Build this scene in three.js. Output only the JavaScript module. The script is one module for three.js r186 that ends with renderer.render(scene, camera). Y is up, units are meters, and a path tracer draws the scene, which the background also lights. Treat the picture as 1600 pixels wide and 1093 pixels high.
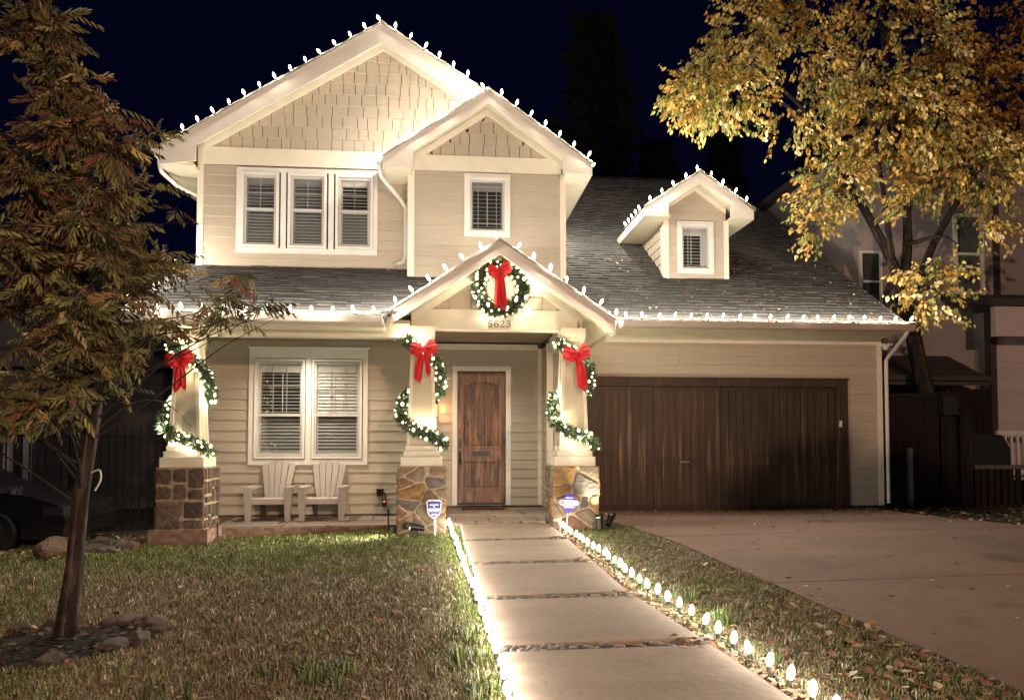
import * as THREE from 'three';
import { mergeGeometries } from 'three/addons/utils/BufferGeometryUtils.js';
import { FontLoader } from 'three/addons/loaders/FontLoader.js';
import { TextGeometry } from 'three/addons/geometries/TextGeometry.js';

// World: x to the right along the house front, y up, z = -D where D is the distance into the lot. Metres.
// ---------------------------------------------------------------- camera, sky, moon, exposure
const scene = new THREE.Scene();
const camera = new THREE.PerspectiveCamera(48.97, 1600 / 1093, 0.1, 900);
camera.position.set(0, 1.45, 0);
camera.rotation.order = 'YXZ';
camera.rotation.set(0.0408, -0.09303, 0);
camera.setViewOffset(1600, 1093, 0, -96.5, 1600, 1093);
const renderer = new THREE.WebGLRenderer({ antialias: true });
renderer.toneMapping = THREE.LinearToneMapping;
renderer.toneMappingExposure = 1.1;
renderer.shadowMap.enabled = true;

const LIGHT = { c9: 1.62, path: 0.38, mini: 0.08, can: 25, lantern: 0.9, street: 670, spot: 26 };
{
  const w = 128, h = 64, d = new Float32Array(w * h * 4);
  for (let j = 0; j < h; j++) for (let i = 0; i < w; i++) {
    const el = (j + .5) / h * 180 - 90, k = Math.max(0, 1 - Math.abs(el) / 70), o = (j * w + i) * 4;
    d[o] = .0004 + .0004 * k; d[o + 1] = .0007 + .0008 * k; d[o + 2] = .0042 + .0044 * k; d[o + 3] = 1;
  }
  const sky = new THREE.DataTexture(d, w, h, THREE.RGBAFormat, THREE.FloatType);
  sky.mapping = THREE.EquirectangularReflectionMapping; sky.magFilter = sky.minFilter = THREE.LinearFilter; sky.needsUpdate = true;
  scene.background = sky; scene.environment = sky;
  scene.backgroundIntensity = 1; scene.environmentIntensity = 1;
}
const moon = new THREE.DirectionalLight(0xb9c8ff, 0.035);
moon.position.set(-14, 22, 20); moon.name = 'moon'; moon.shadow.radius = 2;
Object.assign(moon.shadow.camera, { left: -25, right: 25, top: 25, bottom: -25, far: 90 });
moon.target.position.set(2, 2, -12); scene.add(moon, moon.target);

// ---------------------------------------------------------------- helpers
function rng(seed) { let a = seed >>> 0; return () => { a = a + 0x6D2B79F5 | 0; let t = Math.imul(a ^ a >>> 15, 1 | a); t = t + Math.imul(t ^ t >>> 7, 61 | t) ^ t; return ((t ^ t >>> 14) >>> 0) / 4294967296; }; }
const V = (x, y, D) => new THREE.Vector3(x, y, -D);
const lerp = (a, b, t) => a + (b - a) * t, clamp = (x, a, b) => Math.min(b, Math.max(a, x));
const used = {};
function numbered(n) { const k = used[n] = (used[n] ?? -1) + 1; return k ? n + '_' + String(k).padStart(3, '0') : n; }
const origin = new WeakMap();
function thing(name, label, category, [x, y, D], group) {
  const o = new THREE.Group(); o.name = numbered(name); o.position.set(x, y, -D); scene.add(o);
  o.userData = { label, category }; if (group) o.userData.group = group;
  origin.set(o, o.position.clone()); return o;
}
function uvm(g) {                      // metres, by the way each face points
  if (g.index) g = g.toNonIndexed();
  if (!g.attributes.normal) g.computeVertexNormals();
  const p = g.attributes.position, n = g.attributes.normal, uv = new Float32Array(p.count * 2);
  for (let i = 0; i < p.count; i++) {
    const ax = Math.abs(n.getX(i)), ay = Math.abs(n.getY(i)), az = Math.abs(n.getZ(i));
    const x = p.getX(i), y = p.getY(i), z = p.getZ(i);
    if (az >= ax && az >= ay) { uv[2 * i] = x; uv[2 * i + 1] = y; } else if (ax >= ay) { uv[2 * i] = z; uv[2 * i + 1] = y; } else { uv[2 * i] = x; uv[2 * i + 1] = z; }
  }
  g.setAttribute('uv', new THREE.BufferAttribute(uv, 2)); return g;
}
function join(list) {
  if (!Array.isArray(list)) list = [list];
  list = list.map((g) => { if (g.index) g = g.toNonIndexed(); for (const k of Object.keys(g.attributes)) if (!['position', 'normal', 'uv', 'color'].includes(k)) g.deleteAttribute(k); return g; });
  return list.length === 1 ? list[0] : mergeGeometries(list);
}
function part(parent, name, geos, mat, label) {          // geometry in world places; the mesh sits in its parent
  const o = origin.get(parent), g = join(geos).clone().translate(-o.x, -o.y, -o.z);
  const m = new THREE.Mesh(g, mat); m.name = numbered(name); parent.add(m); origin.set(m, o);
  if (label) m.userData.label = label; return m;
}
function put(parent, name, geo, mat, pos, quat, scale) {   // shared geometry, own place
  const o = origin.get(parent), m = new THREE.Mesh(geo, mat); m.name = numbered(name);
  m.position.copy(pos).sub(o); if (quat) m.quaternion.copy(quat); if (scale) m.scale.copy(scale); parent.add(m); return m;
}
function solo(name, label, category, geos, mat, pos, group) {
  const m = new THREE.Mesh(join(geos).clone().translate(-pos[0], -pos[1], pos[2]), mat); m.name = numbered(name); m.position.set(pos[0], pos[1], -pos[2]);
  scene.add(m); m.userData = { label, category }; if (group) m.userData.group = group; origin.set(m, m.position.clone()); return m;
}
function struct(name, geos, mat) { const m = new THREE.Mesh(join(geos), mat); m.name = numbered(name); m.userData.kind = 'structure'; scene.add(m); origin.set(m, new THREE.Vector3()); return m; }
function box(x0, x1, y0, y1, D0, D1) { return uvm(new THREE.BoxGeometry(x1 - x0, y1 - y0, Math.abs(D1 - D0)).translate((x0 + x1) / 2, (y0 + y1) / 2, -(D0 + D1) / 2)); }
function tris(fn) { const p = []; fn((a, b, c) => p.push(...a, ...b, ...c)); const g = new THREE.BufferGeometry(); g.setAttribute('position', new THREE.Float32BufferAttribute(p, 3)); g.computeVertexNormals(); return uvm(g); }
// a closed solid between two outlines of the same count (points are [x, y, D])
function hull2(A, B) {
  const w = (q) => [q[0], q[1], -q[2]];
  return tris((t) => {
    const n = A.length, flat = A.map((q) => new THREE.Vector2(...q.p2)), f = THREE.ShapeUtils.triangulateShape(flat, []);
    for (const [i, j, k] of f) { t(w(A[i]), w(A[j]), w(A[k])); t(w(B[i]), w(B[k]), w(B[j])); }
    for (let i = 0; i < n; i++) { const j = (i + 1) % n; t(w(A[i]), w(B[i]), w(B[j])); t(w(A[i]), w(B[j]), w(A[j])); }
  });
}
function ccw(pts) { return THREE.ShapeUtils.isClockWise(pts.map((p) => new THREE.Vector2(p[0], p[1]))) ? [...pts].reverse() : pts; }
function pt(x, y, D, p2) { const a = [x, y, D]; a.p2 = p2; return a; }
function prismZ(pts, D0, D1) { pts = ccw(pts); return hull2(pts.map((p) => pt(p[0], p[1], D0, p)), pts.map((p) => pt(p[0], p[1], D1, p))); }     // (x, y) outline, D0 in front
function prismX(pts, x0, x1) { pts = ccw(pts); return hull2(pts.map((p) => pt(x1, p[1], p[0], p)), pts.map((p) => pt(x0, p[1], p[0], p))); }   // (D, y) outline
function tube(pts, r, seg = 6, n) { const c = new THREE.CatmullRomCurve3(pts, false, 'centripetal'); return new THREE.TubeGeometry(c, n || pts.length * 4, r, seg); }
function taper(pts, radii, seg = 8) {                   // limb: tapered tube with closed ends
  const c = new THREE.CatmullRomCurve3(pts), n = pts.length * 5, fr = c.computeFrenetFrames(n), P = [], N = [], U = [], I = [];
  for (let i = 0; i <= n; i++) {
    const t = i / n, p = c.getPoint(t), k = t * (radii.length - 1), a = Math.floor(Math.min(k, radii.length - 2)), r = lerp(radii[a], radii[a + 1], k - a);
    for (let j = 0; j <= seg; j++) { const an = j / seg * Math.PI * 2, q = fr.normals[i].clone().multiplyScalar(Math.cos(an)).addScaledVector(fr.binormals[i], Math.sin(an)); const rr = r * (1 + .07 * Math.sin(an * 3 + i * .7)); P.push(p.x + q.x * rr, p.y + q.y * rr, p.z + q.z * rr); N.push(q.x, q.y, q.z); U.push(j / seg * .6, t * c.getLength()); }
  }
  for (let i = 0; i < n; i++) for (let j = 0; j < seg; j++) { const a = i * (seg + 1) + j, b = a + seg + 1; I.push(a, a + 1, b, b, a + 1, b + 1); }
  const g = new THREE.BufferGeometry(); g.setAttribute('position', new THREE.Float32BufferAttribute(P, 3)); g.setAttribute('normal', new THREE.Float32BufferAttribute(N, 3)); g.setAttribute('uv', new THREE.Float32BufferAttribute(U, 2)); g.setIndex(I); return g;
}
// ground height
function ground(X, D) {
  let y = .17 - .02 * (11.5 - clamp(D, -20, 11.5));
  const k = clamp((12.5 - D) / 3, 0, 1);
  if (X < .2) y -= .034 * (.2 - Math.max(X, -8));
  if (X > 1) y += .018 * (Math.min(X, 8) - 1) * k;
  return y;
}

// ---------------------------------------------------------------- textures
function hash(x, y, s) { let h = Math.imul(x, 374761393) + Math.imul(y, 668265263) + Math.imul(s, 974634361) | 0; h = Math.imul(h ^ h >>> 13, 1274126177); return ((h ^ h >>> 16) >>> 0) / 4294967296; }
function vn(x, y, px, py, s) { const xi = Math.floor(x), yi = Math.floor(y), fx = x - xi, fy = y - yi, u = fx * fx * (3 - 2 * fx), v = fy * fy * (3 - 2 * fy), m = (a, n) => ((a % n) + n) % n; const a = hash(m(xi, px), m(yi, py), s), b = hash(m(xi + 1, px), m(yi, py), s), c = hash(m(xi, px), m(yi + 1, py), s), d = hash(m(xi + 1, px), m(yi + 1, py), s); return lerp(lerp(a, b, u), lerp(c, d, u), v); }
function fbm(u, v, fx, fy, oct, s) { let t = 0, a = .5, n = 0; for (let o = 0; o < oct; o++) { t += a * vn(u * fx, v * fy, fx, fy, s + o); n += a; a *= .55; fx *= 2; fy *= 2; } return t / n; }
function texture(n, fn, size, srgb = true) {           // fn gives 0..1 linear-ish sRGB values; size = metres per repeat
  const d = new Uint8Array(n * n * 4);
  for (let j = 0; j < n; j++) for (let i = 0; i < n; i++) { const c = fn(i / n, j / n), o = (j * n + i) * 4; for (let k = 0; k < 3; k++) d[o + k] = clamp(Math.round((c.length ? c[k] : c) * 255), 0, 255); d[o + 3] = 255; }
  const t = new THREE.DataTexture(d, n, n, THREE.RGBAFormat); t.wrapS = t.wrapT = THREE.RepeatWrapping; t.magFilter = THREE.LinearFilter; t.minFilter = THREE.LinearMipmapLinearFilter; t.generateMipmaps = true;
  if (srgb) t.colorSpace = THREE.SRGBColorSpace; t.repeat.set(1 / size[0], 1 / size[1]); t.needsUpdate = true; return t;
}
const mix3 = (a, b, t) => [lerp(a[0], b[0], t), lerp(a[1], b[1], t), lerp(a[2], b[2], t)];
const TX = {
  paint: texture(256, (u, v) => .93 + .07 * fbm(u, v, 3, 24, 4, 1) - .05 * Math.max(0, fbm(u, v, 5, 5, 4, 9) - .6), [1.6, .7]),
  grain: texture(256, (u, v) => .4 + .6 * fbm(u, v, 4, 60, 3, 31), [1.6, .5], false),
  trim: texture(256, (u, v) => .93 + .07 * fbm(u, v, 6, 6, 4, 2), [1.3, 1.1]),
  door: texture(512, (u, v) => { let x = u, k = 0; for (let i = 0; i < 26; i++) { const cx = hash(i, 3, 7), cy = hash(i, 5, 7), sc = .5 + hash(i, 9, 7); let dx = u - cx, dy = (v - cy) * .55; dx -= Math.round(dx); const q = Math.exp(-(dx * dx + dy * dy * .4) / (.0011 * sc)); x += Math.sign(dx) * .03 * q; k = Math.max(k, Math.exp(-(dx * dx + dy * dy) / (.00028 * sc))); } const g = fbm(x + .05 * fbm(u, v, 4, 3, 3, 4), v, 34, 2, 4, 5), l = fbm(u, v, 9, 4, 4, 6); let c = mix3([.25, .14, .085], [.66, .44, .29], clamp(g * 1.7 - .4, 0, 1)); c = mix3(c, [.80, .60, .42], clamp((l - .56) * 3, 0, .6)); return mix3(c, [.10, .055, .035], Math.min(.92, k)); }, [.75, 1.6]),
  garage: texture(512, (u, v) => { const g = fbm(u, v, 60, 3, 4, 15), s = fbm(u, v, 26, 2, 3, 16), b = fbm(u, v, 4, 3, 4, 17); let c = mix3([.20, .14, .10], [.38, .285, .215], g); c = mix3(c, [.56, .45, .365], clamp((s - .56) * 3.6, 0, .85)); return mix3(c, [.195, .14, .105], clamp((b - .47) * 1.8, 0, .7)); }, [1.7, 2.2]),
  concrete: texture(512, (u, v) => { const a = fbm(u, v, 4, 4, 6, 20), b = fbm(u, v, 64, 64, 2, 21), c = fbm(u, v, 3, 14, 4, 22); return mix3([.50, .455, .41], [.70, .65, .60], clamp(a * .6 + b * .25 + c * .35 - .1, 0, 1)); }, [2.6, 2.6]),
  drive: texture(512, (u, v) => { const a = fbm(u, v, 3, 5, 6, 24), b = fbm(u, v, 80, 80, 2, 25), st = fbm(u, v, 5, 4, 4, 26); let c = mix3([.40, .345, .31], [.60, .53, .48], clamp(a * .8 + b * .3 - .1, 0, 1)); return mix3(c, [.26, .21, .18], clamp((st - .58) * 3, 0, .6)); }, [4.3, 3.9]),
  grit: texture(256, (u, v) => .62 + .38 * fbm(u, v, 70, 70, 2, 40), [.5, .5]),
  stone: texture(256, (u, v) => .55 + .45 * fbm(u, v, 7, 9, 5, 50), [.55, .5]),
  stoneB: texture(256, (u, v) => fbm(u, v, 14, 16, 4, 51), [.5, .5], false),
  bark: texture(256, (u, v) => { const a = fbm(u, v, 14, 3, 5, 60), b = fbm(u, v, 9, 7, 4, 61); return mix3([.15, .115, .10], [.62, .55, .52], clamp(a * 1.5 + b * .8 - .75, 0, 1)); }, [.6, .8]),
  soil: texture(512, (u, v) => { const a = fbm(u, v, 6, 6, 6, 70), b = fbm(u, v, 90, 90, 2, 71); return mix3([.16, .125, .07], [.38, .33, .19], clamp(a * .6 + b * .6 - .1, 0, 1)); }, [2.2, 2.2]),
};
const C = (r, g, b) => new THREE.Color(r, g, b);
const std = (o) => new THREE.MeshStandardMaterial({ roughness: .8, ...o });
const M = {
  siding: [[.455, .393, .318], [.443, .382, .309], [.467, .403, .326]].map((c) => std({ color: C(...c), map: TX.paint, bumpMap: TX.grain, bumpScale: .0012, roughness: .75 })),
  shake: [[.475, .412, .333], [.464, .402, .325], [.486, .421, .34]].map((c) => std({ color: C(...c), map: TX.paint, bumpMap: TX.grain, bumpScale: .0018, roughness: .8 })),
  trim: std({ color: C(.74, .69, .58), map: TX.trim, roughness: .6 }),
  soffit: std({ color: C(.74, .68, .52), map: TX.trim, roughness: .7 }),
  fascia: std({ color: C(.66, .60, .53), map: TX.trim, roughness: .6 }),
  gutter: std({ color: C(.6, .55, .48), roughness: .4, metalness: .0 }),
  drip: std({ color: C(.2, .18, .16), roughness: .6 }),
  gutterTan: std({ color: C(.36, .30, .25), roughness: .5 }),
  white: std({ color: C(.74, .72, .68), map: TX.trim, roughness: .5 }),
  core: std({ color: C(.30, .26, .2) }),
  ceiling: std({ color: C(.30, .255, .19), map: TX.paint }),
  shingle: std({ color: C(1, 1, 1), vertexColors: true, map: TX.grit, roughness: .95 }),
  deck: std({ color: C(.06, .06, .06), roughness: .95 }),
  dark: std({ color: C(.012, .012, .013), roughness: .6 }),
  room: std({ color: C(.03, .03, .03), roughness: 1 }),
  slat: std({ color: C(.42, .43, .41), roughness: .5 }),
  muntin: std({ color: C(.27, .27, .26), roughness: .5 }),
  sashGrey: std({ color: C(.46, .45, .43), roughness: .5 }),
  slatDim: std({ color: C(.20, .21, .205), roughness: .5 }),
  screen: std({ color: C(.5, .5, .5), roughness: .5 }),
  glass: new THREE.MeshPhysicalMaterial({ color: 0xffffff, transmission: 1, thickness: 0, roughness: .02, ior: 1.5 }),
  door: std({ map: TX.door, color: C(.68, .69, .70), roughness: .45 }),
  doorB: std({ map: TX.door, color: C(.56, .55, .55), roughness: .5 }),
  doorDark: std({ map: TX.door, color: C(.42, .36, .32), roughness: .5 }),
  garage: [[.76, .76, .76], [.58, .585, .59], [.86, .88, .9], [.46, .46, .47]].map((c) => std({ map: TX.garage, color: C(...c), roughness: .6, bumpMap: TX.garage, bumpScale: .002 })),
  mortar: std({ color: C(.62, .49, .34), map: TX.stone, roughness: .95 }),
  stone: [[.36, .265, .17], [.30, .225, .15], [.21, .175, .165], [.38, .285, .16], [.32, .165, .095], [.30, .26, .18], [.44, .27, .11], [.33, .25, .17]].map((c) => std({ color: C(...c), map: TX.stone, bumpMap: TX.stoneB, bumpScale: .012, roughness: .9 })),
  shadedStone: [[.15, .095, .075], [.21, .145, .11], [.11, .075, .066], [.18, .12, .085]].map((c) => std({ color: C(...c), map: TX.stone, bumpMap: TX.stoneB, bumpScale: .012, roughness: .9 })),  // stones of the tree-side pillar: dim light there painted in as darker colour
  pinkCon: std({ color: C(.40, .25, .20), map: TX.stone, roughness: .95 }),
  concrete: std({ map: TX.concrete, color: C(.92, .84, .79), bumpMap: TX.stoneB, bumpScale: .002, roughness: .85 }),
  drive: std({ map: TX.drive, color: C(.72, .55, .475), roughness: .8 }),
  soil: std({ map: TX.soil, color: C(.34, .32, .3), roughness: 1 }),
  bark: std({ map: TX.bark, color: C(.52, .485, .5), bumpMap: TX.bark, bumpScale: .03, roughness: .95 }),
  barkDark: std({ map: TX.bark, color: C(.26, .235, .22), bumpMap: TX.bark, bumpScale: .01, roughness: .95 }),
  metal: std({ color: C(.015, .015, .016), roughness: .4, metalness: .3 }),
  rubber: std({ color: C(.012, .013, .012), roughness: .6 }),
  cable: std({ color: C(.03, .045, .03), roughness: .6 }),
  cableW: std({ color: C(.45, .42, .36), roughness: .6 }),
  bulb: std({ color: C(.9, .85, .75), emissive: C(1, .9, .72), emissiveIntensity: 5, roughness: .3 }),
  mini: std({ color: C(.9, .86, .68), emissive: C(1, .9, .58), emissiveIntensity: 3.2, roughness: .3 }),
  red: std({ color: C(.62, .012, .018), roughness: .55, side: THREE.DoubleSide }),
  plastic: std({ color: C(.36, .32, .295), roughness: .55 }),
  plasticDark: std({ color: C(.10, .09, .08), roughness: .7 }),
};
const warm = C(1, .895, .735), warmMini = C(1, .9, .6);
function lamp(parent, p, color, cd, r = 1) { const l = new THREE.PointLight(color, cd, 0, 2); l.position.copy(p).sub(origin.get(parent)); l.shadow.radius = r; l.shadow.mapSize.set(64, 64); l.name = numbered('bulb_light'); parent.add(l); return l; }

// ---------------------------------------------------------------- ground, walk, drive
{
  const xs = [-260, -120, -60, -35, -22, -15], ds = [-120, -60, -30, -18, -10, -5];
  for (let x = -11; x <= 15; x += .4) xs.push(x); xs.push(18, 24, 35, 60, 120, 260);
  for (let d = -2; d <= 17; d += .4) ds.push(d); ds.push(20, 25, 35, 60, 120, 300);
  const P = [], U = [], I = [];
  for (const d of ds) for (const x of xs) { P.push(x, ground(x, d) - .012, -d); U.push(x, d); }
  const n = xs.length;
  for (let j = 0; j < ds.length - 1; j++) for (let i = 0; i < n - 1; i++) { const a = j * n + i; I.push(a, a + 1, a + n, a + 1, a + n + 1, a + n); }
  const g = new THREE.BufferGeometry(); g.setAttribute('position', new THREE.Float32BufferAttribute(P, 3)); g.setAttribute('uv', new THREE.Float32BufferAttribute(U, 2)); g.setIndex(I); g.computeVertexNormals();
  struct('lawn_ground', g, M.soil);
}
// a slab laid on the ground: four corners [x, D] (near-left, near-right, far-right, far-left), small chamfer at the top edge
function groundSlab(q, up, thick, ch = .012) {
  const top = q.map(([x, d]) => [x, ground(x, d) + up, d]), c = top.reduce((s, p) => [s[0] + p[0] / 4, s[1] + p[1] / 4, s[2] + p[2] / 4], [0, 0, 0]);
  const ins = top.map((p) => { const dx = c[0] - p[0], dd = c[2] - p[2]; return [p[0] + Math.sign(dx) * ch, p[1], p[2] + Math.sign(dd) * ch]; });
  const mid = top.map((p) => [p[0], p[1] - ch, p[2]]), low = top.map((p) => [p[0], p[1] - thick, p[2]]), w = (p) => [p[0], p[1], -p[2]];
  return tris((t) => {
    const quad = (a, b, cc, d) => { t(w(a), w(b), w(cc)); t(w(a), w(cc), w(d)); };
    quad(...ins); for (let i = 0; i < 4; i++) { const j = (i + 1) % 4; quad(mid[i], mid[j], ins[j], ins[i]); quad(low[i], low[j], mid[j], mid[i]); }
  });
}
const wl = (D) => lerp(.42, .31, clamp((D - 4) / 6, 0, 1)), wr = (D) => D > 6.7 ? 1.665 : lerp(1.9, 1.665, clamp((D - 4) / 2.7, 0, 1));
const joints = [11.72, 10.02, 8.3, 6.62, 5.11, 3.55, 2.0, .4];
const pebbleR = rng(77), pebGeo = [0, 1, 2, 3].map((k) => { const g = new THREE.IcosahedronGeometry(.03, 1), p = g.attributes.position, r = rng(k + 5); const m = {}; for (let i = 0; i < p.count; i++) { const key = [p.getX(i), p.getY(i), p.getZ(i)].map((v) => v.toFixed(3)).join(); const s = m[key] ??= .85 + .3 * r(); p.setXYZ(i, p.getX(i) * s * (1.1 + .1 * k), p.getY(i) * s * .62, p.getZ(i) * s * .85); } g.computeVertexNormals(); return uvm(g); });
const pebMat = [[.10, .095, .09], [.15, .13, .115], [.06, .056, .055], [.21, .185, .16]].map((c) => std({ color: C(...c), roughness: .6 }));
{
  const bed = [];
  for (let i = 0; i < 6; i++) bed.push(groundSlab([[wl(joints[i] - .08) + .01, joints[i] - .08], [wr(joints[i] - .08) - .01, joints[i] - .08], [wr(joints[i] + .08) - .01, joints[i] + .08], [wl(joints[i] + .08) + .01, joints[i] + .08]], .018, .05, .004));
  const walk = struct('walkway', bed, std({ color: C(.07, .06, .05), map: TX.soil, roughness: 1 }));
  for (let i = 0; i < joints.length - 1; i++) { const d1 = joints[i] - .085, d0 = joints[i + 1] + .085; part(walk, 'concrete_slab', groundSlab([[wl(d0), d0], [wr(d0), d0], [wr(d1), d1], [wl(d1), d1]], .06, .12, .012), M.concrete); }
  for (let i = 0; i < 5; i++) for (let k = 0; k < 50; k++) {
    const D = joints[i] + (pebbleR() - .5) * .12, x = lerp(wl(D) + .02, wr(D) - .02, (k + pebbleR()) / 50), s = .95 + pebbleR() * .75;
    put(walk, 'pebble', pebGeo[k % 4], pebMat[Math.floor(pebbleR() * 4)], V(x, ground(x, D) + .026 + pebbleR() * .016, D), new THREE.Quaternion().setFromEuler(new THREE.Euler((pebbleR() - .5) * .6, pebbleR() * 6, (pebbleR() - .5) * .6)), new THREE.Vector3(s, s, s));
  }
  const dl = (D) => D > 10 ? lerp(2.98, 2.62, clamp((D - 10) / 3, 0, 1)) : lerp(3.2, 2.98, clamp((D - 4) / 6, 0, 1)), dr = () => 8.35;
  const js = [14.05, 10.15, 6.98, 3.6, .2];
  const base = struct('driveway', groundSlab([[3.0, .2], [8.3, .2], [8.3, 14], [2.7, 14]], .004, .05, .004), std({ color: C(.09, .07, .055), roughness: 1 }));
  for (let i = 0; i < 4; i++) {
    const d1 = js[i] - .011, d0 = js[i + 1] + .011, strips = [];
    for (let k = 0; k < 4; k++) { const a = lerp(d0, d1, k / 4), b = lerp(d0, d1, (k + 1) / 4), n = 6; const w = (x, d) => [x, ground(x, d) + .03, -d], lo = (x, d) => [x, ground(x, d) - .06, -d]; strips.push(tris((t) => { for (let m = 0; m < n; m++) { const x0 = lerp(dl(a), dr(a), m / n), x1 = lerp(dl(a), dr(a), (m + 1) / n), x2 = lerp(dl(b), dr(b), (m + 1) / n), x3 = lerp(dl(b), dr(b), m / n); t(w(x0, a), w(x1, a), w(x2, b)); t(w(x0, a), w(x2, b), w(x3, b)); if (!k) { t(lo(x0, a), lo(x1, a), w(x1, a)); t(lo(x0, a), w(x1, a), w(x0, a)); } if (!m) { t(lo(x3, b), lo(x0, a), w(x0, a)); t(lo(x3, b), w(x0, a), w(x3, b)); } } })); }
    part(base, 'concrete_panel', strips, M.drive);
  }
}

// ---------------------------------------------------------------- the house
const house = thing('house', 'two storey beige craftsman house with cream trim, grey shingle roof and lit rooflines', 'house', [2.2, .2, 13.5]);
const A = 13.35, B = 12.9, F = 13.4, E = 14.95, G = 14.1, DO = 15.1;
const R = rng(4242), pick = (a) => a[Math.floor(R() * a.length)];
const mainRoof = (D) => 3.58 + .635 * (D - 13.2), lowRoof = (D) => 3.25 + .495 * (D - 10.9);
{ // solid body behind the boards
  const b = [];
  b.push(box(-4.08, -.4, -.1, 3.5, F + .13, 23), box(-.4, 2.0, -.1, 3.5, E + .13, 23), box(2.06, 8.45, -.1, 3.42, G + .13, 29));
  b.push(prismZ([[-4.08, 3.5], [2.08, 3.5], [2.08, 6.0], [.77, 7.1], [-1.02, 8.25], [-4.08, 6.3]], A + .13, 24));
  b.push(prismZ([[-.5, 4.0], [2.07, 4.0], [2.07, 6.0], [.77, 6.95], [-.5, 6.1]], B + .13, A + .3));
  b.push(prismX([[G + .13, 3.42], [15, 4.4], [22.3, 9.05], [29, 4.6], [29, 3.42]], 2.06, 8.45));
  b.push(prismZ([[4.56, 4.4], [5.82, 4.4], [5.82, 5.95], [5.18, 6.55], [4.56, 5.95]], DO + .13, 17.6));
  part(house, 'wall', b, M.core);
}
// one lap board: s along the wall, m maps (s, y, out) to the world
const front = (D) => (s, y, n) => [s, y, -(D - n)], leftFace = (X) => (s, y, n) => [X - n, y, -s];
function lap(m, s0, s1, y0, y1, s0t = s0, s1t = s1) {
  const nb = .022, nt = .002, p = { a: m(s0, y0, nb), b: m(s1, y0, nb), c: m(s1t, y1, nt), d: m(s0t, y1, nt), e: m(s0, y0, -.01), f: m(s1, y0, -.01), g: m(s1t, y1, -.01), h: m(s0t, y1, -.01) };
  return tris((t) => { const q = (a, b, c, d) => { t(a, b, c); t(a, c, d); }; q(p.a, p.b, p.c, p.d); q(p.e, p.f, p.b, p.a); q(p.d, p.c, p.g, p.h); q(p.f, p.e, p.h, p.g); q(p.e, p.a, p.d, p.h); q(p.b, p.f, p.g, p.c); });
}
function siding(m, s0, s1, y0, y1, holes = [], step = .178) {
  for (let y = y0; y < y1 - .015; y += step) {
    const yb = y, yt = Math.min(y + step, y1); let segs = [[s0, s1, yb, yt]];
    for (const [h0, h1, k0, k1] of holes) segs = segs.flatMap((g) => {
      if (g[1] <= h0 || g[0] >= h1 || g[3] <= k0 || g[2] >= k1) return [g];
      const o = []; if (g[0] < h0) o.push([g[0], h0, g[2], g[3]]); if (g[1] > h1) o.push([h1, g[1], g[2], g[3]]);
      if (g[2] < k0 - .012) o.push([Math.max(g[0], h0), Math.min(g[1], h1), g[2], k0]); if (g[3] > k1 + .012) o.push([Math.max(g[0], h0), Math.min(g[1], h1), k1, g[3]]); return o;
    });
    for (const g of segs) {
      const L = g[1] - g[0];
      if (L > 2.6 && R() < .8) { const c = g[0] + L * (.3 + .4 * R()); part(house, 'siding_board', lap(m, g[0], c - .0015, g[2], g[3]), pick(M.siding)); part(house, 'siding_board', lap(m, c + .0015, g[1], g[2], g[3]), pick(M.siding)); }
      else part(house, 'siding_board', lap(m, g[0], g[1], g[2], g[3]), pick(M.siding));
    }
  }
}
siding(front(F), -4.03, -.4, .24, 3.2, [[-3.2, -1.29, 1.12, 3.03]]);
siding(front(E), -.4, 1.92, .24, 3.3, [[.28, 1.32, .2, 2.9]]);
siding(leftFace(1.99), G + .02, E, .24, 3.3);
siding(front(G), 2.08, 8.42, .26, 3.36, [[2.76, 7.75, .1, 2.62]]);
siding(front(A), -4.05, -.5, 4.42, 6.22, [[-3.44, -1.14, 4.73, 6.12]]);
siding(front(B), -.46, 2.04, 4.24, 6.08, [[.43, 1.13, 4.98, 5.98]]);
siding(front(DO), 4.6, 5.78, 4.76, 5.98, [[4.82, 5.5, 4.93, 5.92]]);
for (let y = 5.98; y < 6.7; y += .15) { const h = (v) => Math.max(.015, Math.min(.66, (6.745 - v) / .675)); part(house, 'siding_board', lap(front(DO), 5.15 - h(y), 5.15 + h(y), y, y + .15, 5.15 - h(y + .15), 5.15 + h(y + .15)), pick(M.siding)); }
for (let y = 4.8; y < 5.9; y += .178) { const e = (v) => 13.2 + (v - 3.6) / .635; part(house, 'siding_board', lap(leftFace(4.54), DO + .02, Math.max(DO + .05, e(y)), y, Math.min(y + .178, 5.95), DO + .02, e(Math.min(y + .178, 5.95))), pick(M.siding)); }
// shakes in the gables
function shakes(D, y0, y1, step, left, right, wmin, wmax) {
  for (let y = y0; y < y1; y += step) {
    let x = left(y + step * .3) - R() * .1; const end = right(y + step * .3);
    while (x < end) {
      const w = lerp(wmin, wmax, R()), x1 = Math.min(x + w, end + .05), drop = (R() - .5) * .022, cx = (x + x1) / 2;
      const ytop = y + step; let xa = Math.max(x, left(ytop) - .02), xb = Math.min(x1, right(ytop) + .02);
      if (x1 - x > .03 && cx > left(y) && cx < right(y)) { if (xb - xa < .02) xa = xb = clamp(cx, x + .007, x1 - .007); part(house, 'wall_shingle', lap(front(D - .004), x + .005, x1 - .005, y + drop, ytop + .012, Math.max(xa, x + .005), Math.min(xb, x1 - .005)), pick(M.shake)); }
      x = x1;
    }
  }
}
shakes(A, 6.5, 8.3, .2, (y) => -1.02 - (8.42 - y) / .6, (y) => -1.02 + (8.42 - y) / .63, .13, .27);
shakes(B, 6.32, 7.05, .2, (y) => .77 - (7.1 - y) / .66, (y) => .77 + (7.1 - y) / .66, .14, .27);
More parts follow.
